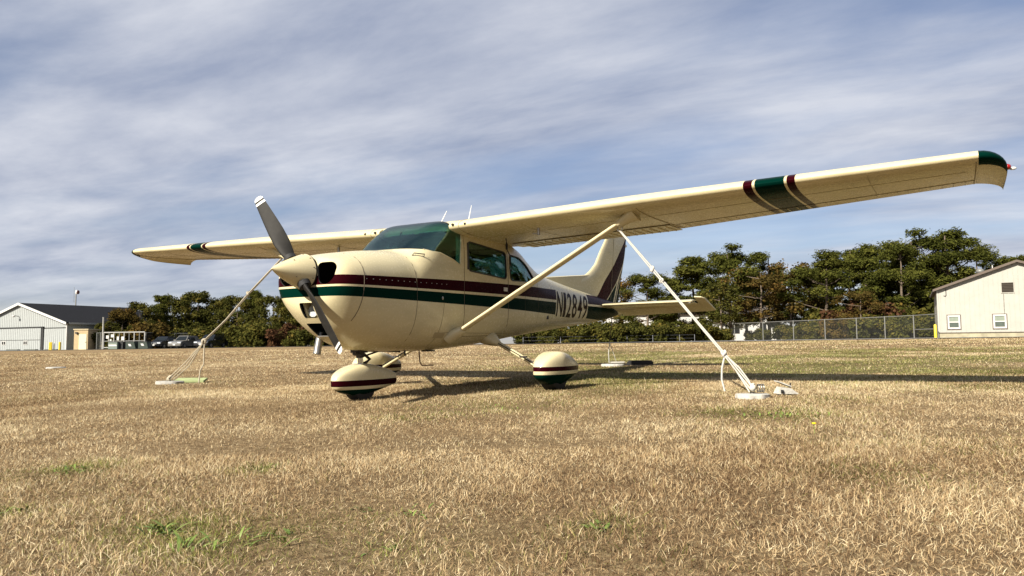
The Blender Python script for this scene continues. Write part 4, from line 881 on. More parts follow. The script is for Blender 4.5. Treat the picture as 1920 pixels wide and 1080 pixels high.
# parked cars
def car(px, D, paint_m, label, L=4.6, Wd=1.85, H=1.70, pick=False, yaw=0.0):
    p = gp(px, D); p.z -= .02; fw_ = (-CF * math.cos(yaw) - CR * math.sin(yaw)); sd_ = fw_.cross(ZU)      # fw_ : nose direction, sd_ : its right hand
    o = thing('parked_car', p, label, 'car', 'cars parked by the trees')
    P = lambda f, s_, z: p + fw_ * f + sd_ * s_ + ZU * z
    prof = [(-L/2, .42), (-L/2, .95), (-L/2 + .1, 1.02), (L*.20, 1.02), (L/2 - .35, .93), (L/2 - .05, .80), (L/2, .55), (L/2 - .05, .30), (-L/2 + .05, .30)]
    def hullsec(k, ins): return [P(f, k * (Wd/2 - ins), z) for f, z in prof]
    b = MB(); b.loft([hullsec(-1, .10), hullsec(-1, 0.0), hullsec(1, 0.0), hullsec(1, .10)]); b.build('body', paint_m, o, smooth=25)
    roof_f = -L/2 + .15 if not pick else -.75; cab = [(L*.22, 1.01), (L*.05, H - .02), (-.1, H), (roof_f + .45, H - .03), (roof_f, 1.01)]
    b = MB(); b.loft([[P(f, k * (Wd/2 - (.06 if z < 1.1 else .24)), z) for f, z in cab] for k in (-1, -.96, .96, 1)]); cb = b.build('cabin', paint_m, o, smooth=25)
    g = mat('car_glass', (.012, .016, .018), .15, var=0, spec=.25)
    b = MB(); b.quad(P(L*.22 - .03, -Wd/2 + .20, 1.06), P(L*.22 - .03, Wd/2 - .20, 1.06), P(L*.05 + .035, Wd/2 - .32, H - .08), P(L*.05 + .035, -Wd/2 + .32, H - .08))
    b.v = [tuple(Vector(q) + fw_ * .02 + ZU * .012) for q in b.v]; b.build('windscreen', g, cb)
    for k in (-1, 1):
        for f0, f1, t0, t1 in ((L*.17, .05, L*.06, .05), (-.05, -1.05, -.05, -1.0)):
            f1 = max(f1, roof_f + .35); t1 = max(t1, roof_f + .55)
            b = MB(); b.quad(P(f0, k * (Wd/2 - .052), 1.07), P(f1, k * (Wd/2 - .052), 1.07), P(t1, k * (Wd/2 - .222), H - .12), P(t0, k * (Wd/2 - .222), H - .12)); b.build('side_window', g, cb)
        b = MB(); b.box(P(L*.16, k * (Wd/2 + .08), 1.10), (.12, .18, .14), (fw_, sd_, ZU)); b.build('mirror', paint_m, o)
        b = MB(); b.box(P(L/2 - .12, k * (Wd/2 - .28), .76), (.20, .44, .16), (fw_, sd_, ZU)); b.build('headlight', mat('headlight_glass', (.62, .66, .70), .12, var=0), o)
        for f in (L*.31, -L*.30):
            w0 = P(f, k * (Wd/2 - .10), .33); b = MB(); b.tube([w0 - sd_ * k * .10, w0 + sd_ * k * .10, w0 + sd_ * k * .115], [.33, .33, .28], 20); wh = b.build('wheel', M_BLACK, o, smooth=40)
            b = MB(); b.tube([w0 + sd_ * k * .10, w0 + sd_ * k * .13], [.21, .19], 14); b.build('rim', M_STEEL, wh, smooth=40)
    b = MB(); b.box(P(L/2 - .02, 0, .68), (.08, .74, .22), (fw_, sd_, ZU)); b.build('grille', mat('grille_chrome', (.30, .31, .32), .3, .6), o)
    b = MB(); b.box(P(L/2 + .0, 0, .46), (.10, Wd - .2, .16), (fw_, sd_, ZU)); b.build('bumper', paint_m, o)
    b = MB(); b.box(P(L/2 + .06, 0, .50), (.02, .32, .17), (fw_, sd_, ZU)); b.build('number_plate', M_TRIMW, o)
    return o
def carpaint(n, c): return mat(n, c, .25, .1, var=.04, coat=.5)
car(310, 99.5, carpaint('black_car', (.010, .011, .014)), 'black parked car nearest the dumpsters', 4.7, 1.85, 1.62, yaw=.10)
car(349, 98.5, carpaint('pewter_car', (.17, .165, .15)), 'pewter grey older vehicle parked between two black ones', 4.7, 1.80, 1.68, yaw=.14)
car(398, 99.0, carpaint('dark_blue_car', (.009, .011, .016)), 'black parked vehicle farthest right, beside the tree trunks', 5.0, 1.92, 1.76, yaw=.16)
# cream building at right
BC = gp(1757, 56); BC.z = 0.573 + 3.0 * 56 / FPX
bu = (CR * .885 - CF * .466).normalized(); bs = (CR * .466 + CF * .885).normalized(); bh = thing('cream_building', BC, 'cream ribbed metal building with brown eaves and two windows', 'building')
M_CRS = mat('cream_siding', (.42, .41, .365), .6, var=.06, vscale=2.0); BW, BE, BP, BL = 5.0, 3.64, 5.45, 9.0
bg_ = lambda x: BE + (BP - BE) * (1 - abs(x - BW) / BW)
b = MB(); b.prism([BC + ZU * .45, BC + ZU * BE, BC + bu * BW + ZU * BP, BC + bu * 2 * BW + ZU * BE, BC + bu * 2 * BW + ZU * .45], bs * BL); b.build('wall', M_CRS, bh)
b = MB(); b.box(BC + bu * BW + bs * BL / 2 + ZU * .17, (2 * BW - .04, BL, .60), (bu, bs, ZU)); b.build('foundation', mat('stained_foundation', (.38, .345, .24), .9, var=.2, vscale=2.5), bh)
b = MB(); b.box(BC + bu * BW - bs * .02 + ZU * .47, (2 * BW + .04, .06, .05), (bu, bs, ZU)); b.build('drip_edge', mat('brown_trim', (.10, .075, .055), .7), bh)
OPEN = [(.52, 1.42, .70, 1.80), (3.36, 4.27, .70, 1.80), (3.98, 4.80, 3.26, 4.06)]
x = .16; rb = MB()
while x < 2 * BW:
    segs = [(.50, bg_(x) - .03)]
    for (x0, x1, z0, z1) in OPEN:
        if x0 - .05 < x < x1 + .05: segs = [q for a, c in segs for q in ((a, z0), (z1, c))]
    for a, c in segs: rb.box(BC + bu * x - bs * .012 + ZU * (a + c) / 2, (.045, .024, c - a), (bu, bs, ZU))
    x += .305
q = rb.build('siding_ribs', M_CRS, bh); q['kind'] = 'stuff'
b = MB(); 
b.box(BC - bs * .012 + ZU * (BE + .45) / 2, (.12, .06, BE - .5), (bu, bs, ZU)); b.build('corner_trim', M_CRS, bh)
M_BRN = mat('brown_eaves', (.13, .10, .08), .8, var=.1); M_SHI = mat('brown_shingle', (.10, .085, .075), .95, var=.25)
for sg in (0, 1):
    e0 = BC + bu * (2 * BW if sg else 0); a = e0 + bu * (.30 if sg else -.30) + ZU * (BE - .09); pk = BC + bu * BW + ZU * (BP + .02)
    b = MB(); b.prism([a - bs * .30, pk - bs * .30, pk + ZU * .12 - bs * .30, a + ZU * .12 - bs * .30], bs * (BL + .6)); b.build('roof', M_SHI, bh)
    b = MB(); b.prism([a - bs * .305 - ZU * .03, pk - bs * .305 - ZU * .03, pk + ZU * .14 - bs * .305, a + ZU * .14 - bs * .305], -bs * .05); b.build('rake_board', M_BRN, bh)
M_PANE = mat('dull_pane', (.09, .115, .10), .12, var=.2, vscale=3); M_BLIND = mat('blind', (.22, .26, .21), .7)
for (x0, x1, z0, z1) in OPEN[:2]:
    cx, cz = (x0 + x1) / 2, (z0 + z1) / 2; c0 = BC + bu * cx + ZU * cz
    def frame(name, w, h, t, d, mt, par, zo=0):
        b = MB()
        for sx in (-1, 1): b.box(c0 + bu * sx * (w / 2 - t / 2) - bs * d + ZU * zo, (t, .05, h), (bu, bs, ZU))
        for sz in (-1, 1): b.box(c0 + ZU * (sz * (h / 2 - t / 2) + zo) - bs * d, (w - 2 * t, .05, t), (bu, bs, ZU))
        return b.build(name, mt, par)
    wf = frame('window', x1 - x0, z1 - z0, .05, .035, M_BRN, bh); frame('sash', x1 - x0 - .11, z1 - z0 - .11, .10, .045, M_TRIMW, wf)
    b = MB(); b.box(c0 - bs * .045, (x1 - x0 - .31, .04, .07), (bu, bs, ZU)); b.build('meeting_rail', M_TRIMW, wf)
    for sz in (-1, 1):
        b = MB(); b.box(c0 - bs * .012 + ZU * sz * .20, (x1 - x0 - .31, .02, .34), (bu, bs, ZU)); b.build('pane', M_PANE if sz < 0 else M_BLIND, wf)
x0, x1, z0, z1 = OPEN[2]; c0 = BC + bu * (x0 + x1) / 2 + ZU * (z0 + z1) / 2; b = MB(); b.box(c0 - bs * .01, (x1 - x0 - .1, .03, z1 - z0 - .1), (bu, bs, ZU)); vt = b.build('louvre_vent', mat('dark_louvre', (.045, .035, .025), .8), bh)
for k in range(6):
    b = MB(); b.box(c0 - bs * .03 + ZU * (-.28 + .112 * k), (x1 - x0 - .1, .04, .06), (bu, (bs + ZU * .6).normalized(), (ZU - bs * .6).normalized())); b.build('slat', MATS['dark_louvre'], vt)
b = MB(); 
for sx in (-1, 1): b.box(c0 + bu * sx * ((x1 - x0) / 2 - .025) - bs * .03, (.05, .05, z1 - z0), (bu, bs, ZU))
for sz in (-1, 1): b.box(c0 + ZU * sz * ((z1 - z0) / 2 - .025) - bs * .03, (x1 - x0 - .1, .05, .05), (bu, bs, ZU))
b.build('vent_frame', M_CRS, vt)
b = MB(); q = BC + bu * .55 - bs * .06; b.tube([q + ZU * 3.7, q + ZU * 3.25, q - bu * .06 + ZU * 3.17, q - bu * .16 + ZU * 3.22], .02, 6); b.build('service_cable', M_DLINE, bh)
b = MB(); q = BC + bu * 3.0 + bs * 3.0 + ZU * (bg_(3.0) + .12); b.tube([q - ZU * .2, q + ZU * .22], .03, 6); b.ball(q + ZU * .30, (.30, .30, .22), 12); b.build('roof_turbine', M_GALV, bh, smooth=50)
b = MB(); q = BC + bu * 3.8 + bs * 3.0 + ZU * (bg_(3.8) + .1); b.tube([q - ZU * .2, q + ZU * .45], .035, 6); b.build('vent_pipe', M_TRIMW, bh)
tb_ = gp(1750, 55.4); tb_.z = BC.z - .02; b = MB(); b.tube([tb_, tb_ + ZU * 1.05, tb_ + ZU * 1.12], [.10, .10, .05], 14); tag(b.build('bollard', M_YEL, smooth=40), 'yellow bollard at the corner of the cream building', 'bollard', 'yellow bollards')
# white house and boats glimpsed through the trees
wh0 = gp(1150, 118); whs = thing('white_house', wh0, 'white building glimpsed through the trees behind the tail', 'house')
M_WHS = mat('white_clapboard', (.62, .62, .60), .6, var=.05)
b = MB(); b.box(wh0 + CR * 13 + CF * 4 + ZU * 2.1, (27, 7, 4.4), (CR, CF, ZU)); b.build('wall', M_WHS, whs)
b = MB(); b.prism([wh0 - CR * 1 + ZU * 4.3, wh0 - CR * 1 + CF * 8 + ZU * 4.3, wh0 - CR * 1 + CF * 4 + ZU * 6.4], CR * 28); b.build('roof', M_SHI, whs)
for k in range(6):
    b = MB(); b.box(wh0 + CR * (2.4 + 4.2 * k) + CF * .47 + ZU * 2.0, (1.0, .08, 1.5), (CR, CF, ZU)); b.build('window', MATS['dark_pane'], whs)
# aerial mast over the hangar roof
mp_ = gp(143, 150); mast = thing('radio_mast', mp_, 'slender radio mast with a dish rising behind the hangar roof', 'mast')
b = MB(); b.tube([mp_, mp_ + ZU * 11.3], [.16, .10], 8); b.build('pole', M_GALV, mast)
b = MB(); b.ball(mp_ + ZU * 11.2 + CR * .15, (.36, .30, .48), 12); b.build('dish', M_TRIMW, mast, smooth=50)
b = MB(); b.ball(mp_ + ZU * 11.2 + CR * .36, (.22, .34, .44), 12); b.build('dish_shroud', mat('maroon_shroud', (.09, .03, .03), .7), mast, smooth=50)
b = MB(); b.tube([mp_ - CR * .4 + ZU * 9.2, mp_ - CR * .4 + ZU * 12.2], .03, 6); b.tube([mp_ - CR * .4 + ZU * 9.3, mp_ + ZU * 9.3], .03, 6); b.tube([mp_ - CR * .4 + ZU * 10.3, mp_ + ZU * 10.3], .03, 6); b.build('whip', M_GALV, mast)

# ------------------------------------------------------------------ trees
def fast_mesh(name, V, nper, attr=None, mt=None):
    V = np.asarray(V, np.float32).reshape(-1, 3); n = len(V); k = n // nper; me = bpy.data.meshes.new(name)
    me.vertices.add(n); me.vertices.foreach_set('co', V.ravel()); me.loops.add(n); me.loops.foreach_set('vertex_index', np.arange(n, dtype=np.int32))
    me.polygons.add(k); me.polygons.foreach_set('loop_start', np.arange(0, n, nper, dtype=np.int32)); me.polygons.foreach_set('loop_total', np.full(k, nper, np.int32))
    if attr is not None:
        for nm, a in attr.items(): q = me.attributes.new(nm, 'FLOAT', 'POINT'); q.data.foreach_set('value', np.repeat(np.asarray(a, np.float32), nper))
    if mt: me.materials.append(mt)
    me.update(calc_edges=True); return me
def leaf_mat(name, stops, trans=0.25):
    t = NT(name); t.t.nodes.remove(t.b); a = t.n('ShaderNodeAttribute', attribute_name='tone'); c = t.ramp(a.outputs['Fac'], stops)
    d = t.n('ShaderNodeBsdfDiffuse'); tr = t.n('ShaderNodeBsdfTranslucent'); t.l(c, d.inputs[0]); t.l(c, tr.inputs[0]); ms = t.n('ShaderNodeMixShader'); ms.inputs[0].default_value = trans
    t.l(d.outputs[0], ms.inputs[1]); t.l(tr.outputs[0], ms.inputs[2]); t.l(ms.outputs[0], t.t.nodes['Material Output'].inputs[0]); return t.m
L_PINE = leaf_mat('pine_needles', [(0, kc((.030, .036, .009))), (.5, kc((.085, .094, .020))), (1, kc((.165, .162, .036)))])
L_OAK = leaf_mat('oak_leaves', [(0, kc((.028, .031, .009))), (.5, kc((.080, .082, .020))), (.85, kc((.15, .130, .030))), (1, kc((.17, .12, .03)))])
L_AUT = leaf_mat('autumn_leaves', [(0, kc((.040, .032, .010))), (.5, kc((.110, .082, .024))), (.8, kc((.15, .092, .027))), (1, kc((.17, .095, .03)))])
L_RED = leaf_mat('russet_leaves', [(0, kc((.05, .026, .014))), (.6, kc((.13, .065, .035))), (1, kc((.11, .09, .03)))])
M_BARK = mat('grey_brown_bark', (.15, .115, .085), .95, var=.35, vscale=5, bump=.6, bscale=14)
def leaves(clumps, per, lw, ll, seed, flat=.65, up=0.5):
    r = np.random.default_rng(seed); P, N, T = [], [], []
    for (c, rad) in clumps:
        n = max(30, int(per * (rad / 0.8) ** 2)); d = r.normal(size=(n, 3)); d /= np.linalg.norm(d, axis=1)[:, None]
        u = r.random(n) ** 0.45; lump = 1 + .28 * np.sin(d[:, 0] * 5 + c[0] * 3) * np.sin(d[:, 1] * 5 + c[1] * 2) + .15 * r.normal(size=n)
        p = np.array(c) + d * (rad * u * lump)[:, None] * np.array([1, 1, flat]); P.append(p)
        nn = d * .6 + r.normal(size=(n, 3)) * .7 + np.array([0, 0, up]); N.append(nn); T.append(np.clip(.5 + .17 * r.normal(size=n) + r.normal() * .13, 0, 1))
    P, N, T = np.concatenate(P), np.concatenate(N), np.concatenate(T); N /= np.linalg.norm(N, axis=1)[:, None]
    a = np.cross(N, r.normal(size=N.shape)); a /= np.linalg.norm(a, axis=1)[:, None]; b_ = np.cross(N, a); sz = r.uniform(.6, 1.25, len(P))[:, None]
    a = a * ll * sz; b_ = b_ * lw * sz
    V = np.stack([P - a, P + b_ * .9 + a * .1, P + a, P - b_ * .9 + a * .1], 1); return V, T
def trunk_mesh(h, r0, limbs, seed, lean=0.0):
    rr = random.Random(seed); b = MB(); pts = []; x = y = 0
    for k in range(8): pts.append(Vector((x, y, h * k / 7 - .15))); x += rr.uniform(-.10, .10) * h / 10 + lean * h / 7; y += rr.uniform(-.10, .10) * h / 10
    b.tube(pts, [r0 * (1 - .78 * k / 7) for k in range(8)], 8)
    for (c, rad) in limbs:
        c = Vector(c); z = max(h * .22, min(h * .95, c.z - .35 * math.hypot(c.x, c.y) - .1)); i = min(6, max(0, int(z / h * 7))); s = pts[i].lerp(pts[i + 1], .5)
        m_ = s.lerp(c, .5) + Vector((0, 0, -.05 * h * .3)); b.tube([s, m_, c], [r0 * .34, r0 * .22, r0 * .10], 5)
    return b, pts
def make_proto(kind, seed):
    rr = random.Random(seed); cl = []
    if kind == 'pine':        # 10 m nominal, bare lower trunk, layered ragged clumps
        base = rr.uniform(.30, .46) * 10; lean = (rr.uniform(-.5, .5), rr.uniform(-.5, .5))
        for lay in range(7):
            z0 = base + (9.5 - base) * (lay / 6) ** .9; t = lay / 6; Rm = 3.0 * (1 - t) ** .6 + .55
            for k in range(rr.randint(3, 6) if lay < 6 else 2):
                w = rr.uniform(0, 6.283); R_ = Rm * rr.uniform(.30, 1.0); cl.append(((R_ * math.cos(w) + lean[0] * t, R_ * math.sin(w) + lean[1] * t, z0 + rr.uniform(-.85, .85) + .12 * R_), rr.uniform(.50, 1.05)))
        V, T = leaves(cl, 520, .050, .16, seed, .66, .6); h = 9.5; r0 = .17
    elif kind == 'bushpine':
        for k in range(44):
            z = 1.8 + 7.8 * rr.random() ** .9; t = (z - 1.8) / 7.8; R_ = (3.0 * (1 - t) ** .65 + .35) * rr.uniform(.2, 1.15); w = rr.uniform(0, 6.283)
            cl.append(((R_ * math.cos(w), R_ * math.sin(w), z), rr.uniform(.45, 1.0)))
        for k in range(3): cl.append(((rr.uniform(-1.2, 1.2), rr.uniform(-1.2, 1.2), 9.2 + rr.uniform(-.5, .5)), rr.uniform(.4, .7)))
        V, T = leaves(cl, 430, .055, .17, seed, .62, .65); h = 9.5; r0 = .18
    elif kind == 'oak':       # low spreading crown, foliage almost to the ground
        for k in range(52):
            w = rr.uniform(0, 6.283); el = rr.random() ** .8; z = 1.0 + 8.0 * el; R_ = 4.0 * math.sqrt(max(.05, 1 - (el - .42) ** 2 / .36)) * rr.uniform(.45, 1.0)
            cl.append(((R_ * math.cos(w), R_ * math.sin(w), z), rr.uniform(.70, 1.25)))
        V, T = leaves(cl, 190, .12, .16, seed, .75, .45); h = 8.2; r0 = .20
    elif kind == 'thin':      # open autumn oak with gaps and bare limbs
        for k in range(34):
            w = rr.uniform(0, 6.283); el = rr.random() ** .8; z = 2.2 + 7.0 * el; R_ = 3.6 * math.sqrt(max(.05, 1 - (el - .5) ** 2 / .36)) * rr.uniform(.4, 1.0)
            cl.append(((R_ * math.cos(w), R_ * math.sin(w), z), rr.uniform(.6, 1.05)))
        V, T = leaves(cl, 120, .11, .15, seed, .75, .45); h = 8.6; r0 = .17
    else:                     # shrub, 2 m nominal
        for k in range(24):
            w = rr.uniform(0, 6.283); R_ = 1.35 * math.sqrt(rr.random()); z = rr.uniform(.25, 1.65) * (1 - .25 * R_ / 1.25)
            cl.append(((R_ * math.cos(w), R_ * math.sin(w), z), rr.uniform(.32, .55)))
        V, T = leaves(cl, 1500, .07, .10, seed, .8, .45); h = 1.2; r0 = .05
    tb, _ = trunk_mesh(h, r0, rr.sample(cl, min(len(cl), 12)), seed, rr.uniform(-.03, .03)); return (V, T), tb
PROTO = {}
def proto(kind, i):
    if (kind, i) not in PROTO:
        (V, T), tb = make_proto(kind, 100 * len(kind) + 17 * i + ord(kind[0])); t_o = tb.build('trunk', M_BARK, smooth=50); tm = t_o.data; bpy.data.objects.remove(t_o); PROTO[(kind, i)] = ({}, V, T, tm)
    return PROTO[(kind, i)]
def tree(kind, i, px, D, h, lm, label, cat, group, wid=1.0, name='tree', turn=None, dz=0.0):
    cache, V, T, tm = proto(kind, i)
    if lm.name not in cache: cache[lm.name] = fast_mesh('crown', V, 4, {'tone': T}, lm)
    o = thing(name, gp(px, D, dz), label, cat, group, rz=random.uniform(0, 6.28) if turn is None else turn); nom = 2.0 if kind == 'shrub' else 10.0; k = h / nom; o.scale = (k * wid, k * wid, k)
    for nm, md in (('trunk', tm), ('crown', cache[lm.name])): c = bpy.data.objects.new(nm, md); COL.objects.link(c); c.parent = o
    return o
def hpx(base, top, D): return (base - top) * D / FPX
LG, RG = 'oaks and pines behind the parked cars', 'pines and oaks beyond the right fence'
left = [('oak', 0, 202, 102.5, 590, L_OAK, 'small yellow green tree at the left end of the wood, by the white pole'), ('oak', 1, 232, 105, 568, L_AUT, 'rusty brown oak at the left end of the wood'), ('oak', 2, 264, 107, 556, L_OAK, 'olive green oak rising above the white gate'),
        ('bushpine', 0, 302, 111, 546, L_PINE, 'dark pine with a small spike behind the black car'), ('oak', 0, 330, 118, 541, L_OAK, 'tall oak with the highest round crown of the left wood'), ('oak', 3, 372, 117, 535, L_OAK, 'broad oak whose top is left of the far rope'),
        ('oak', 1, 412, 118, 551, L_OAK, 'dark oak behind the right hand black car'), ('oak', 2, 446, 114, 547, L_OAK, 'oak crossed by the tan rope'), ('bushpine', 1, 478, 116, 542, L_PINE, 'dark pine just right of the tan rope'), ('oak', 3, 512, 112, 546, L_OAK, 'oak just left of the spinner and cowling'),
        ('oak', 0, 548, 108, 552, L_OAK, 'oak hidden behind the lower cowling'), ('oak', 2, 590, 106, 550, L_OAK, 'oak directly behind the nose of the airplane'), ('oak', 1, 640, 104, 560, L_OAK, 'oak behind the engine cowling'), ('oak', 3, 700, 100, 566, L_OAK, 'oak behind the cabin door')]
for kind, i, px, D, top, lm, lb in left: tree(kind, i, px, D, hpx(650, top, D), lm, lb, 'tree', LG, wid=random.uniform(.95, 1.15), dz=-.2)
for n_, (px, D, h, lm, lb) in enumerate(((222, 101.5, 3.4, L_OAK, 'low olive bush behind the notices on the gate'), (272, 102.5, 4.4, L_AUT, 'orange brown bush behind the right end of the gate'), (303, 107, 3.6, L_OAK, 'green bush behind the fence post by the black car'), (392, 109, 3.8, L_OAK, 'dark bush behind the right hand black car'),
        (436, 106, 3.6, L_OAK, 'dark bush right of the parked cars'), (470, 104, 4.2, L_OAK, 'dark bush at the wood edge under the tan rope'), (505, 101, 4.0, L_OAK, 'green bush at the wood edge left of the exhaust pipe'), (545, 98, 3.6, L_RED, 'russet red bush at the wood edge below the cowling'), (580, 97, 3.4, L_OAK, 'green bush beside the russet bush'), (345, 109, 3.6, L_OAK, 'dark bush behind the pewter vehicle'), (625, 96, 3.5, L_OAK, 'bush behind the nose wheel'))):
    tree('shrub', n_ % 4, px, D, h, lm, lb, 'bush', 'bushes along the left wood edge', wid=1.1, name='bush', dz=-.25)
right = [('thin', 0, 1166, 92, 512, L_AUT, 'brown oak just right of the fin'), ('pine', 0, 1212, 90, 508, L_PINE, 'pine standing alone left of the near rope'), ('bushpine', 2, 1262, 92, 512, L_PINE, 'dense green pine behind the near rope'), ('bushpine', 3, 1300, 90, 476, L_PINE, 'full round green pine right of the near rope'),
         ('pine', 1, 1370, 92, 463, L_PINE, 'flat topped pine above the brown oaks'), ('thin', 1, 1352, 84, 520, L_OAK, 'low spreading olive oak over the right fence'), ('thin', 2, 1425, 86, 486, L_AUT, 'tall brown oak left of the bare trunked pine'), ('thin', 3, 1480, 88, 484, L_AUT, 'russet topped oak beside the bare trunked pine'),
         ('pine', 2, 1440, 97, 470, L_PINE, 'pine rising behind the brown oaks'), ('pine', 3, 1548, 84, 464, L_PINE, 'pine with a clear pale trunk in a gap'), ('pine', 4, 1590, 92, 458, L_PINE, 'pine right behind the clear trunked one'), ('bushpine', 0, 1622, 82, 482, L_PINE, 'broad low green pine in the middle of the right fence'),
         ('pine', 0, 1655, 86, 456, L_PINE, 'tall pine left of the tallest one'), ('pine', 5, 1690, 80, 462, L_PINE, 'dense pine whose foliage reaches the fence'), ('pine', 1, 1722, 84, 440, L_PINE, 'very tall pine left of the cream building'), ('pine', 2, 1775, 82, 430, L_PINE, 'tallest pine, over the corner of the cream building'),
         ('pine', 5, 1835, 88, 470, L_PINE, 'round pine behind the roof of the cream building'), ('bushpine', 3, 1885, 90, 484, L_PINE, 'low pine behind the ridge of the cream building'), ('pine', 4, 1945, 84, 470, L_PINE, 'pine at the right edge behind the cream building'), ('bushpine', 0, 1520, 98, 500, L_PINE, 'dark pine filling the gap behind the clear trunk'),
         ('bushpine', 1, 1400, 100, 505, L_PINE, 'dark pine deep behind the brown oaks'), ('bushpine', 3, 1750, 92, 486, L_PINE, 'dark pine filling in behind the tall ones'), ('thin', 0, 1610, 78, 540, L_AUT, 'small brown oak close behind the middle of the right fence'), ('bushpine', 2, 1565, 95, 540, L_PINE, 'dark low pine behind the clear trunk'), ('bushpine', 1, 1100, 96, 556, L_PINE, 'dark pine behind the tail'), ('oak', 0, 1040, 100, 575, L_OAK, 'oak behind the rear fuselage'), ('bushpine', 0, 1345, 104, 540, L_PINE, 'dark low pine deep behind the spreading olive oak'), ('bushpine', 3, 1455, 106, 545, L_PINE, 'dark low pine seen between the brown oaks'), ('bushpine', 1, 1640, 104, 520, L_PINE, 'dark pine deep behind the middle of the wood'), ('bushpine', 2, 1700, 106, 515, L_PINE, 'dark pine deep behind the very tall pine'), ('bushpine', 0, 1240, 104, 555, L_PINE, 'dark low pine behind the tailplane')]
for kind, i, px, D, top, lm, lb in right: tree(kind, i, px, D, hpx(638, top, D), lm, lb, 'tree', RG, wid=random.uniform(1.15, 1.45), dz=-.2)
for n_, (px, D, h, lm, lb) in enumerate(((990, 66, 1.7, L_OAK, 'hedge shrub left of the near wheel leg'), (1018, 66, 1.8, L_OAK, 'hedge shrub under the cabin door'), (1048, 65, 1.7, L_OAK, 'hedge shrub under the registration letters'), (1078, 65, 1.9, L_OAK, 'hedge shrub under the rear fuselage'), (1106, 65, 2.0, L_OAK, 'hedge shrub under the tail cone'), (1134, 65, 2.1, L_OAK, 'hedge shrub behind the tail rope'),
        (1162, 65, 2.0, L_OAK, 'hedge shrub right of the tail rope'), (1190, 65, 2.1, L_OAK, 'hedge shrub under the near half of the tailplane'), (1218, 65, 2.0, L_OAK, 'hedge shrub under the middle of the tailplane'), (1246, 66, 1.9, L_OAK, 'hedge shrub just left of the near rope'), (1276, 66, 1.9, L_OAK, 'hedge shrub just right of the near rope'), (1306, 67, 1.9, L_OAK, 'hedge shrub under the tailplane tip'), (1338, 68, 1.7, L_OAK, 'last hedge shrub, at the start of the fence'),
        (1420, 84, 1.6, L_OAK, 'low dark shrub behind the left part of the right fence'), (1530, 80, 2.4, L_OAK, 'shrub behind the fence near the clear trunk'), (1580, 76, 2.6, L_AUT, 'brown shrub behind the middle of the fence'), (1640, 72, 2.8, L_OAK, 'green shrub behind the right part of the fence'), (1690, 70, 2.6, L_OAK, 'green shrub left of the low pipe rail'), (1480, 86, 2.2, L_OAK, 'dark shrub behind the fence left of the clear trunk'), (1610, 80, 4.5, L_RED, 'tall russet shrub under the middle pines'), (1735, 76, 3.2, L_OAK, 'dark shrub beside the cream building wall'), (1560, 84, 4.2, L_OAK, 'tall green shrub at the foot of the clear trunk'), (1665, 82, 4.6, L_OAK, 'tall green shrub under the tall pines'), (1715, 80, 4.8, L_OAK, 'tall green shrub left of the cream building'))):
    tree('shrub', n_ % 4, px, D, h, lm, lb, 'bush', 'hedge and shrubs along the right fence', wid=1.15, name='bush', dz=-.05)
# pines added out of view at right; dark stripes reflect them, not bright sky
for k in range(21):
    az = R(45 + 4.3 * k if k < 17 else 38.8 + 2.6 * (k - 17)); dist = 62 + 6 * math.sin(2.1 * k) if k < 17 else 98 + 4 * (k % 2); q = CAM + (CF * math.cos(az) + CR * math.sin(az)) * dist
    o = tree('bushpine' if k % 3 else 'pine', k % 4, 960, 50, 13.0 + 2.5 * math.sin(2.3 * k), L_PINE, 'unseen pine added past the right edge for the dark stripes to reflect', 'tree', 'added pines beyond the right edge', wid=1.5, dz=-.2); o.location = (q.x, q.y, gnd(q.x, q.y) - .2)

# ------------------------------------------------------------------ grass
def grass_mat():
    t = NT('grass_blade'); t.t.nodes.remove(t.b); a = t.n('ShaderNodeAttribute', attribute_name='tone'); g = t.n('ShaderNodeAttribute', attribute_name='green')
    dry = t.ramp(a.outputs['Fac'], [(0.0, kc((.115, .066, .036))), (.25, kc((.36, .240, .130))), (.55, kc((.69, .515, .290))), (1.0, kc((.98, .85, .57)))])
    gr = t.ramp(a.outputs['Fac'], [(0.0, kc((.045, .060, .012))), (.5, kc((.16, .205, .036))), (1.0, kc((.38, .40, .09)))])
    c = t.mix(g.outputs['Fac'], dry, gr); d = t.n('ShaderNodeBsdfDiffuse'); tr = t.n('ShaderNodeBsdfTranslucent'); t.l(c, d.inputs[0]); t.l(c, tr.inputs[0])
    ms = t.n('ShaderNodeMixShader'); ms.inputs[0].default_value = .30; t.l(d.outputs[0], ms.inputs[1]); t.l(tr.outputs[0], ms.inputs[2]); t.l(ms.outputs[0], t.t.nodes['Material Output'].inputs[0]); return t.m
M_GRASS = grass_mat()
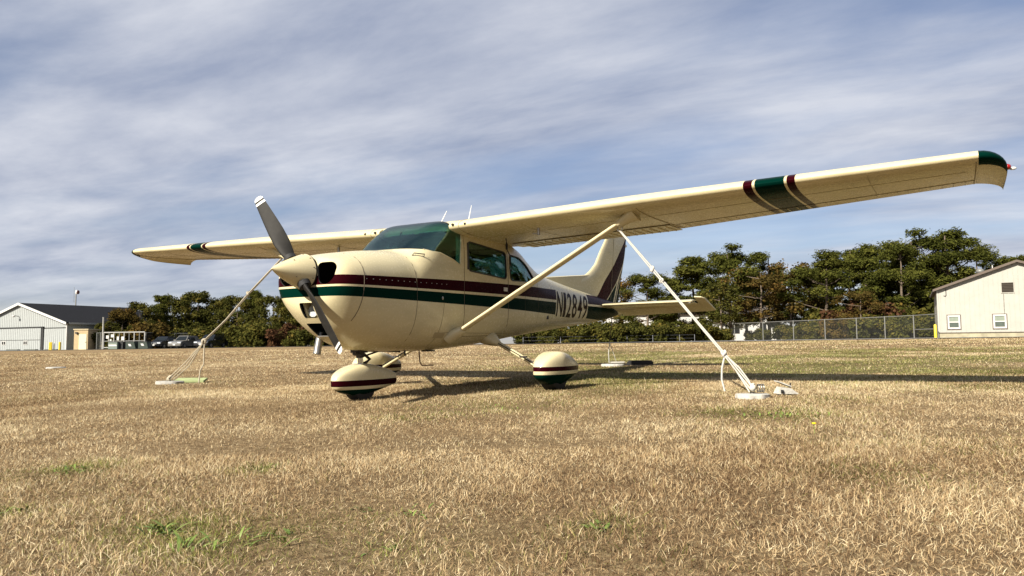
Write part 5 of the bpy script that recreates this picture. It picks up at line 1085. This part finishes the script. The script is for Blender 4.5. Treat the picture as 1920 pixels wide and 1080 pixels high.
def blades(n, d0, d1, lmin, lmax, w0, wk, bend, seed, tall=0.0):
    r = np.random.default_rng(seed); dep = np.sqrt(r.random(n) * (d1 * d1 - d0 * d0) + d0 * d0); lat = (r.random(n) * 2 - 1) * (0.73 * dep + 1.6)
    x = CAM.x + CR.x * lat + CF.x * dep; y = CAM.y + CR.y * lat + CF.y * dep
    cl = fbm(x * 3.1, y * 3.1, 21); mat_ = fbm(x * 0.9, y * 0.9, 31); z = gnd_np(x, y) - .004
    L = r.uniform(lmin, lmax, n) * (.50 + .95 * np.clip(cl, 0, 1)) * (1 + tall * (r.random(n) > .985))
    az = r.random(n) * 2 * np.pi + 2.5 * np.sin(fbm(x * 1.7, y * 1.7, 5) * 9); inc = np.clip(r.normal(.92, .40, n) - .35 * (cl - .5), .05, 1.50)
    wv = (w0 + wk * dep) * r.uniform(.6, 1.4, n)
    hd = np.stack([np.cos(az), np.sin(az), np.zeros(n)], 1); zu = np.array([0, 0, 1.0])
    sd_ = np.stack([-np.sin(az), np.cos(az), np.zeros(n)], 1); rot = r.normal(0, .7, n)[:, None]
    d1_ = hd * np.sin(inc)[:, None] + zu * np.cos(inc)[:, None]; sv = (sd_ * np.cos(rot) + np.cross(d1_, sd_) * np.sin(rot)) * wv[:, None] * .5
    inc2 = np.clip(inc + bend * r.uniform(.2, 1.2, n), .05, 1.75); d2_ = hd * np.sin(inc2)[:, None] + zu * np.cos(inc2)[:, None]
    P = np.stack([x, y, z], 1); Mp = P + d1_ * (L * .55)[:, None]; T = Mp + d2_ * (L * .45)[:, None]
    g = (r.random(n) < green_prob(x, y)).astype(np.float32) * r.uniform(.55, 1.0, n)
    for (sx, sy, sr, sp_) in GSPOT:
        dd = np.hypot(x - sx, (y - sy)); g = np.maximum(g, (r.random(n) < sp_ * np.exp(-(dd / sr) ** 2)) * .9)
    tone = np.clip(r.normal(.50, .31, n) + .85 * (mat_ - .5) + .35 * (cl - .5), 0, 1)
    return P, Mp, T, sv, tone, g
def spot(px, D, r_, p): q = gp(px, D); return (q.x, q.y, r_, p)
GSPOT = [spot(*a) for a in ((150, 3.9, .22, .7), (320, 2.65, .20, .75), (395, 2.40, .28, .5), (540, 2.5, .22, .55), (1115, 2.55, .16, .55), (1440, 5.6, .5, .6), (925, 6.6, .7, .5), (20, 2.95, .12, .6), (490, 3.75, .14, .5), (720, 2.3, .15, .4), (1330, 5.8, .3, .5), (1640, 3.3, .3, .25), (680, 2.75, .12, .4), (760, 5.9, .25, .4), (1560, 6.5, .4, .3))]
def grass_obj(name, parts, label, fine):
    Vs, Ts, Gs = [], [], []
    for (P, Mp, T, sv, tone, g) in parts:
        if fine:
            q = np.stack([P - sv, P + sv, Mp + sv * .85, Mp - sv * .85], 1); tr = np.stack([Mp - sv * .85, Mp + sv * .85, T + sv * .12, T - sv * .12], 1); Vs += [q.reshape(-1, 3), tr.reshape(-1, 3)]; Ts += [tone, tone]; Gs += [g, g]
        else: Vs.append(np.stack([P - sv, P + sv, T], 1).reshape(-1, 3)); Ts.append(tone); Gs.append(g)
    me = fast_mesh(name, np.concatenate(Vs), 4 if fine else 3, {'tone': np.concatenate(Ts), 'green': np.concatenate(Gs)}, M_GRASS)
    o = put(name, me); o['kind'] = 'stuff'; tag(o, label, 'grass'); return o
grass_obj('dry_grass', [blades(420000, 0.9, 4.2, .014, .040, .0011, .00028, .38, 1, .7)], 'short dry tan grass with green tufts covering the foreground', True)
grass_obj('dry_grass', [blades(600000, 4.2, 10.0, .014, .038, .0018, .00035, .35, 2, .8), blades(330000, 10, 22, .016, .038, .0025, .0005, .3, 3, .6), blades(150000, 22, 50, .022, .045, .004, .0009, .2, 4, .3)], 'short mown grass, tan turning olive, round and beyond the airplane', False)
# green weeds that stand out from the turf
def weed(px, D, n, L, spread, label, lw=.012, seed=0):
    p = gp(px, D, 0.0); o = thing('weed_clump', p, label, 'weed', 'green weeds in the dry turf'); rr = random.Random(seed + int(px))
    for k in range(n):
        a = rr.uniform(0, 6.283); inc = rr.uniform(.5, 1.25); l = L * rr.uniform(.6, 1.15); base = p + Vector((rr.gauss(0, spread), rr.gauss(0, spread), -.003)); h = Vector((math.cos(a), math.sin(a), 0)); s_ = Vector((-math.sin(a), math.cos(a), 0))
        pts = []; q = base.copy(); i = inc
        for j in range(5): pts.append(q.copy()); q += (h * math.sin(i) + ZU * math.cos(i)) * (l / 4); i += .22
        w = [.35, .8, 1.0, .75, .08]; b = MB()
        vs = [pts[j] + s_ * (lw * w[j] * sg) + ZU * (.002 * abs(sg)) for j in range(5) for sg in (-1, 1)]; b.add(vs, [(2*j, 2*j+1, 2*j+3, 2*j+2) for j in range(4)]); b.build('leaf', M_WEED[k % 2], o, smooth=80, fix=False)
    return o
M_WEED = [mat('weed_leaf', (.20, .27, .050), .6, var=.3, vscale=30), mat('weed_leaf_dark', (.13, .20, .032), .6, var=.3, vscale=30)]
for a in ((322, 2.62, 26, .075, .028, 'bright green broad weed rosette in the near left foreground', .006), (385, 2.40, 18, .065, .04, 'green weed just below the broad rosette at lower left', .005), (520, 2.48, 20, .06, .06, 'straggling green weed right of the lower left rosette', .004), (155, 3.85, 26, .06, .07, 'low dark green weed strip at far left', .005),
          (1117, 2.52, 16, .045, .022, 'small bright green weed at lower centre', .007), (15, 2.92, 12, .05, .03, 'green weed cut by the left edge', .005), (492, 3.78, 14, .05, .04, 'small green weed below the nose', .004), (1460, 5.55, 60, .045, .16, 'wide green weed patch in front of the near anchor', .006), (725, 2.32, 14, .045, .03, 'faint green weed at the bottom left of centre', .004), (683, 2.85, 12, .04, .025, 'tiny green weed above the bottom left of centre', .004), (925, 6.55, 30, .05, .16, 'thin green weed patch in the turf under the near cabin door', .005), (785, 2.75, 12, .04, .03, 'small green weed in the centre foreground', .004)):
    weed(*(a[:3] + (a[3],) + a[4:6] + (a[6],)))
fp = gp(1517, 4.55, 0.0); fl = thing('dandelion', fp, 'single yellow dandelion flower in the dry grass', 'flower')
b = MB(); b.tube([fp, fp + ZU * .06], .002, 5); b.build('stem', M_WEED[0], fl)
b = MB(); b.ball(fp + ZU * .062, (.014, .014, .007), 10); b.build('flower_head', mat('dandelion_yellow', (.80, .58, .01), .7), fl, smooth=60)
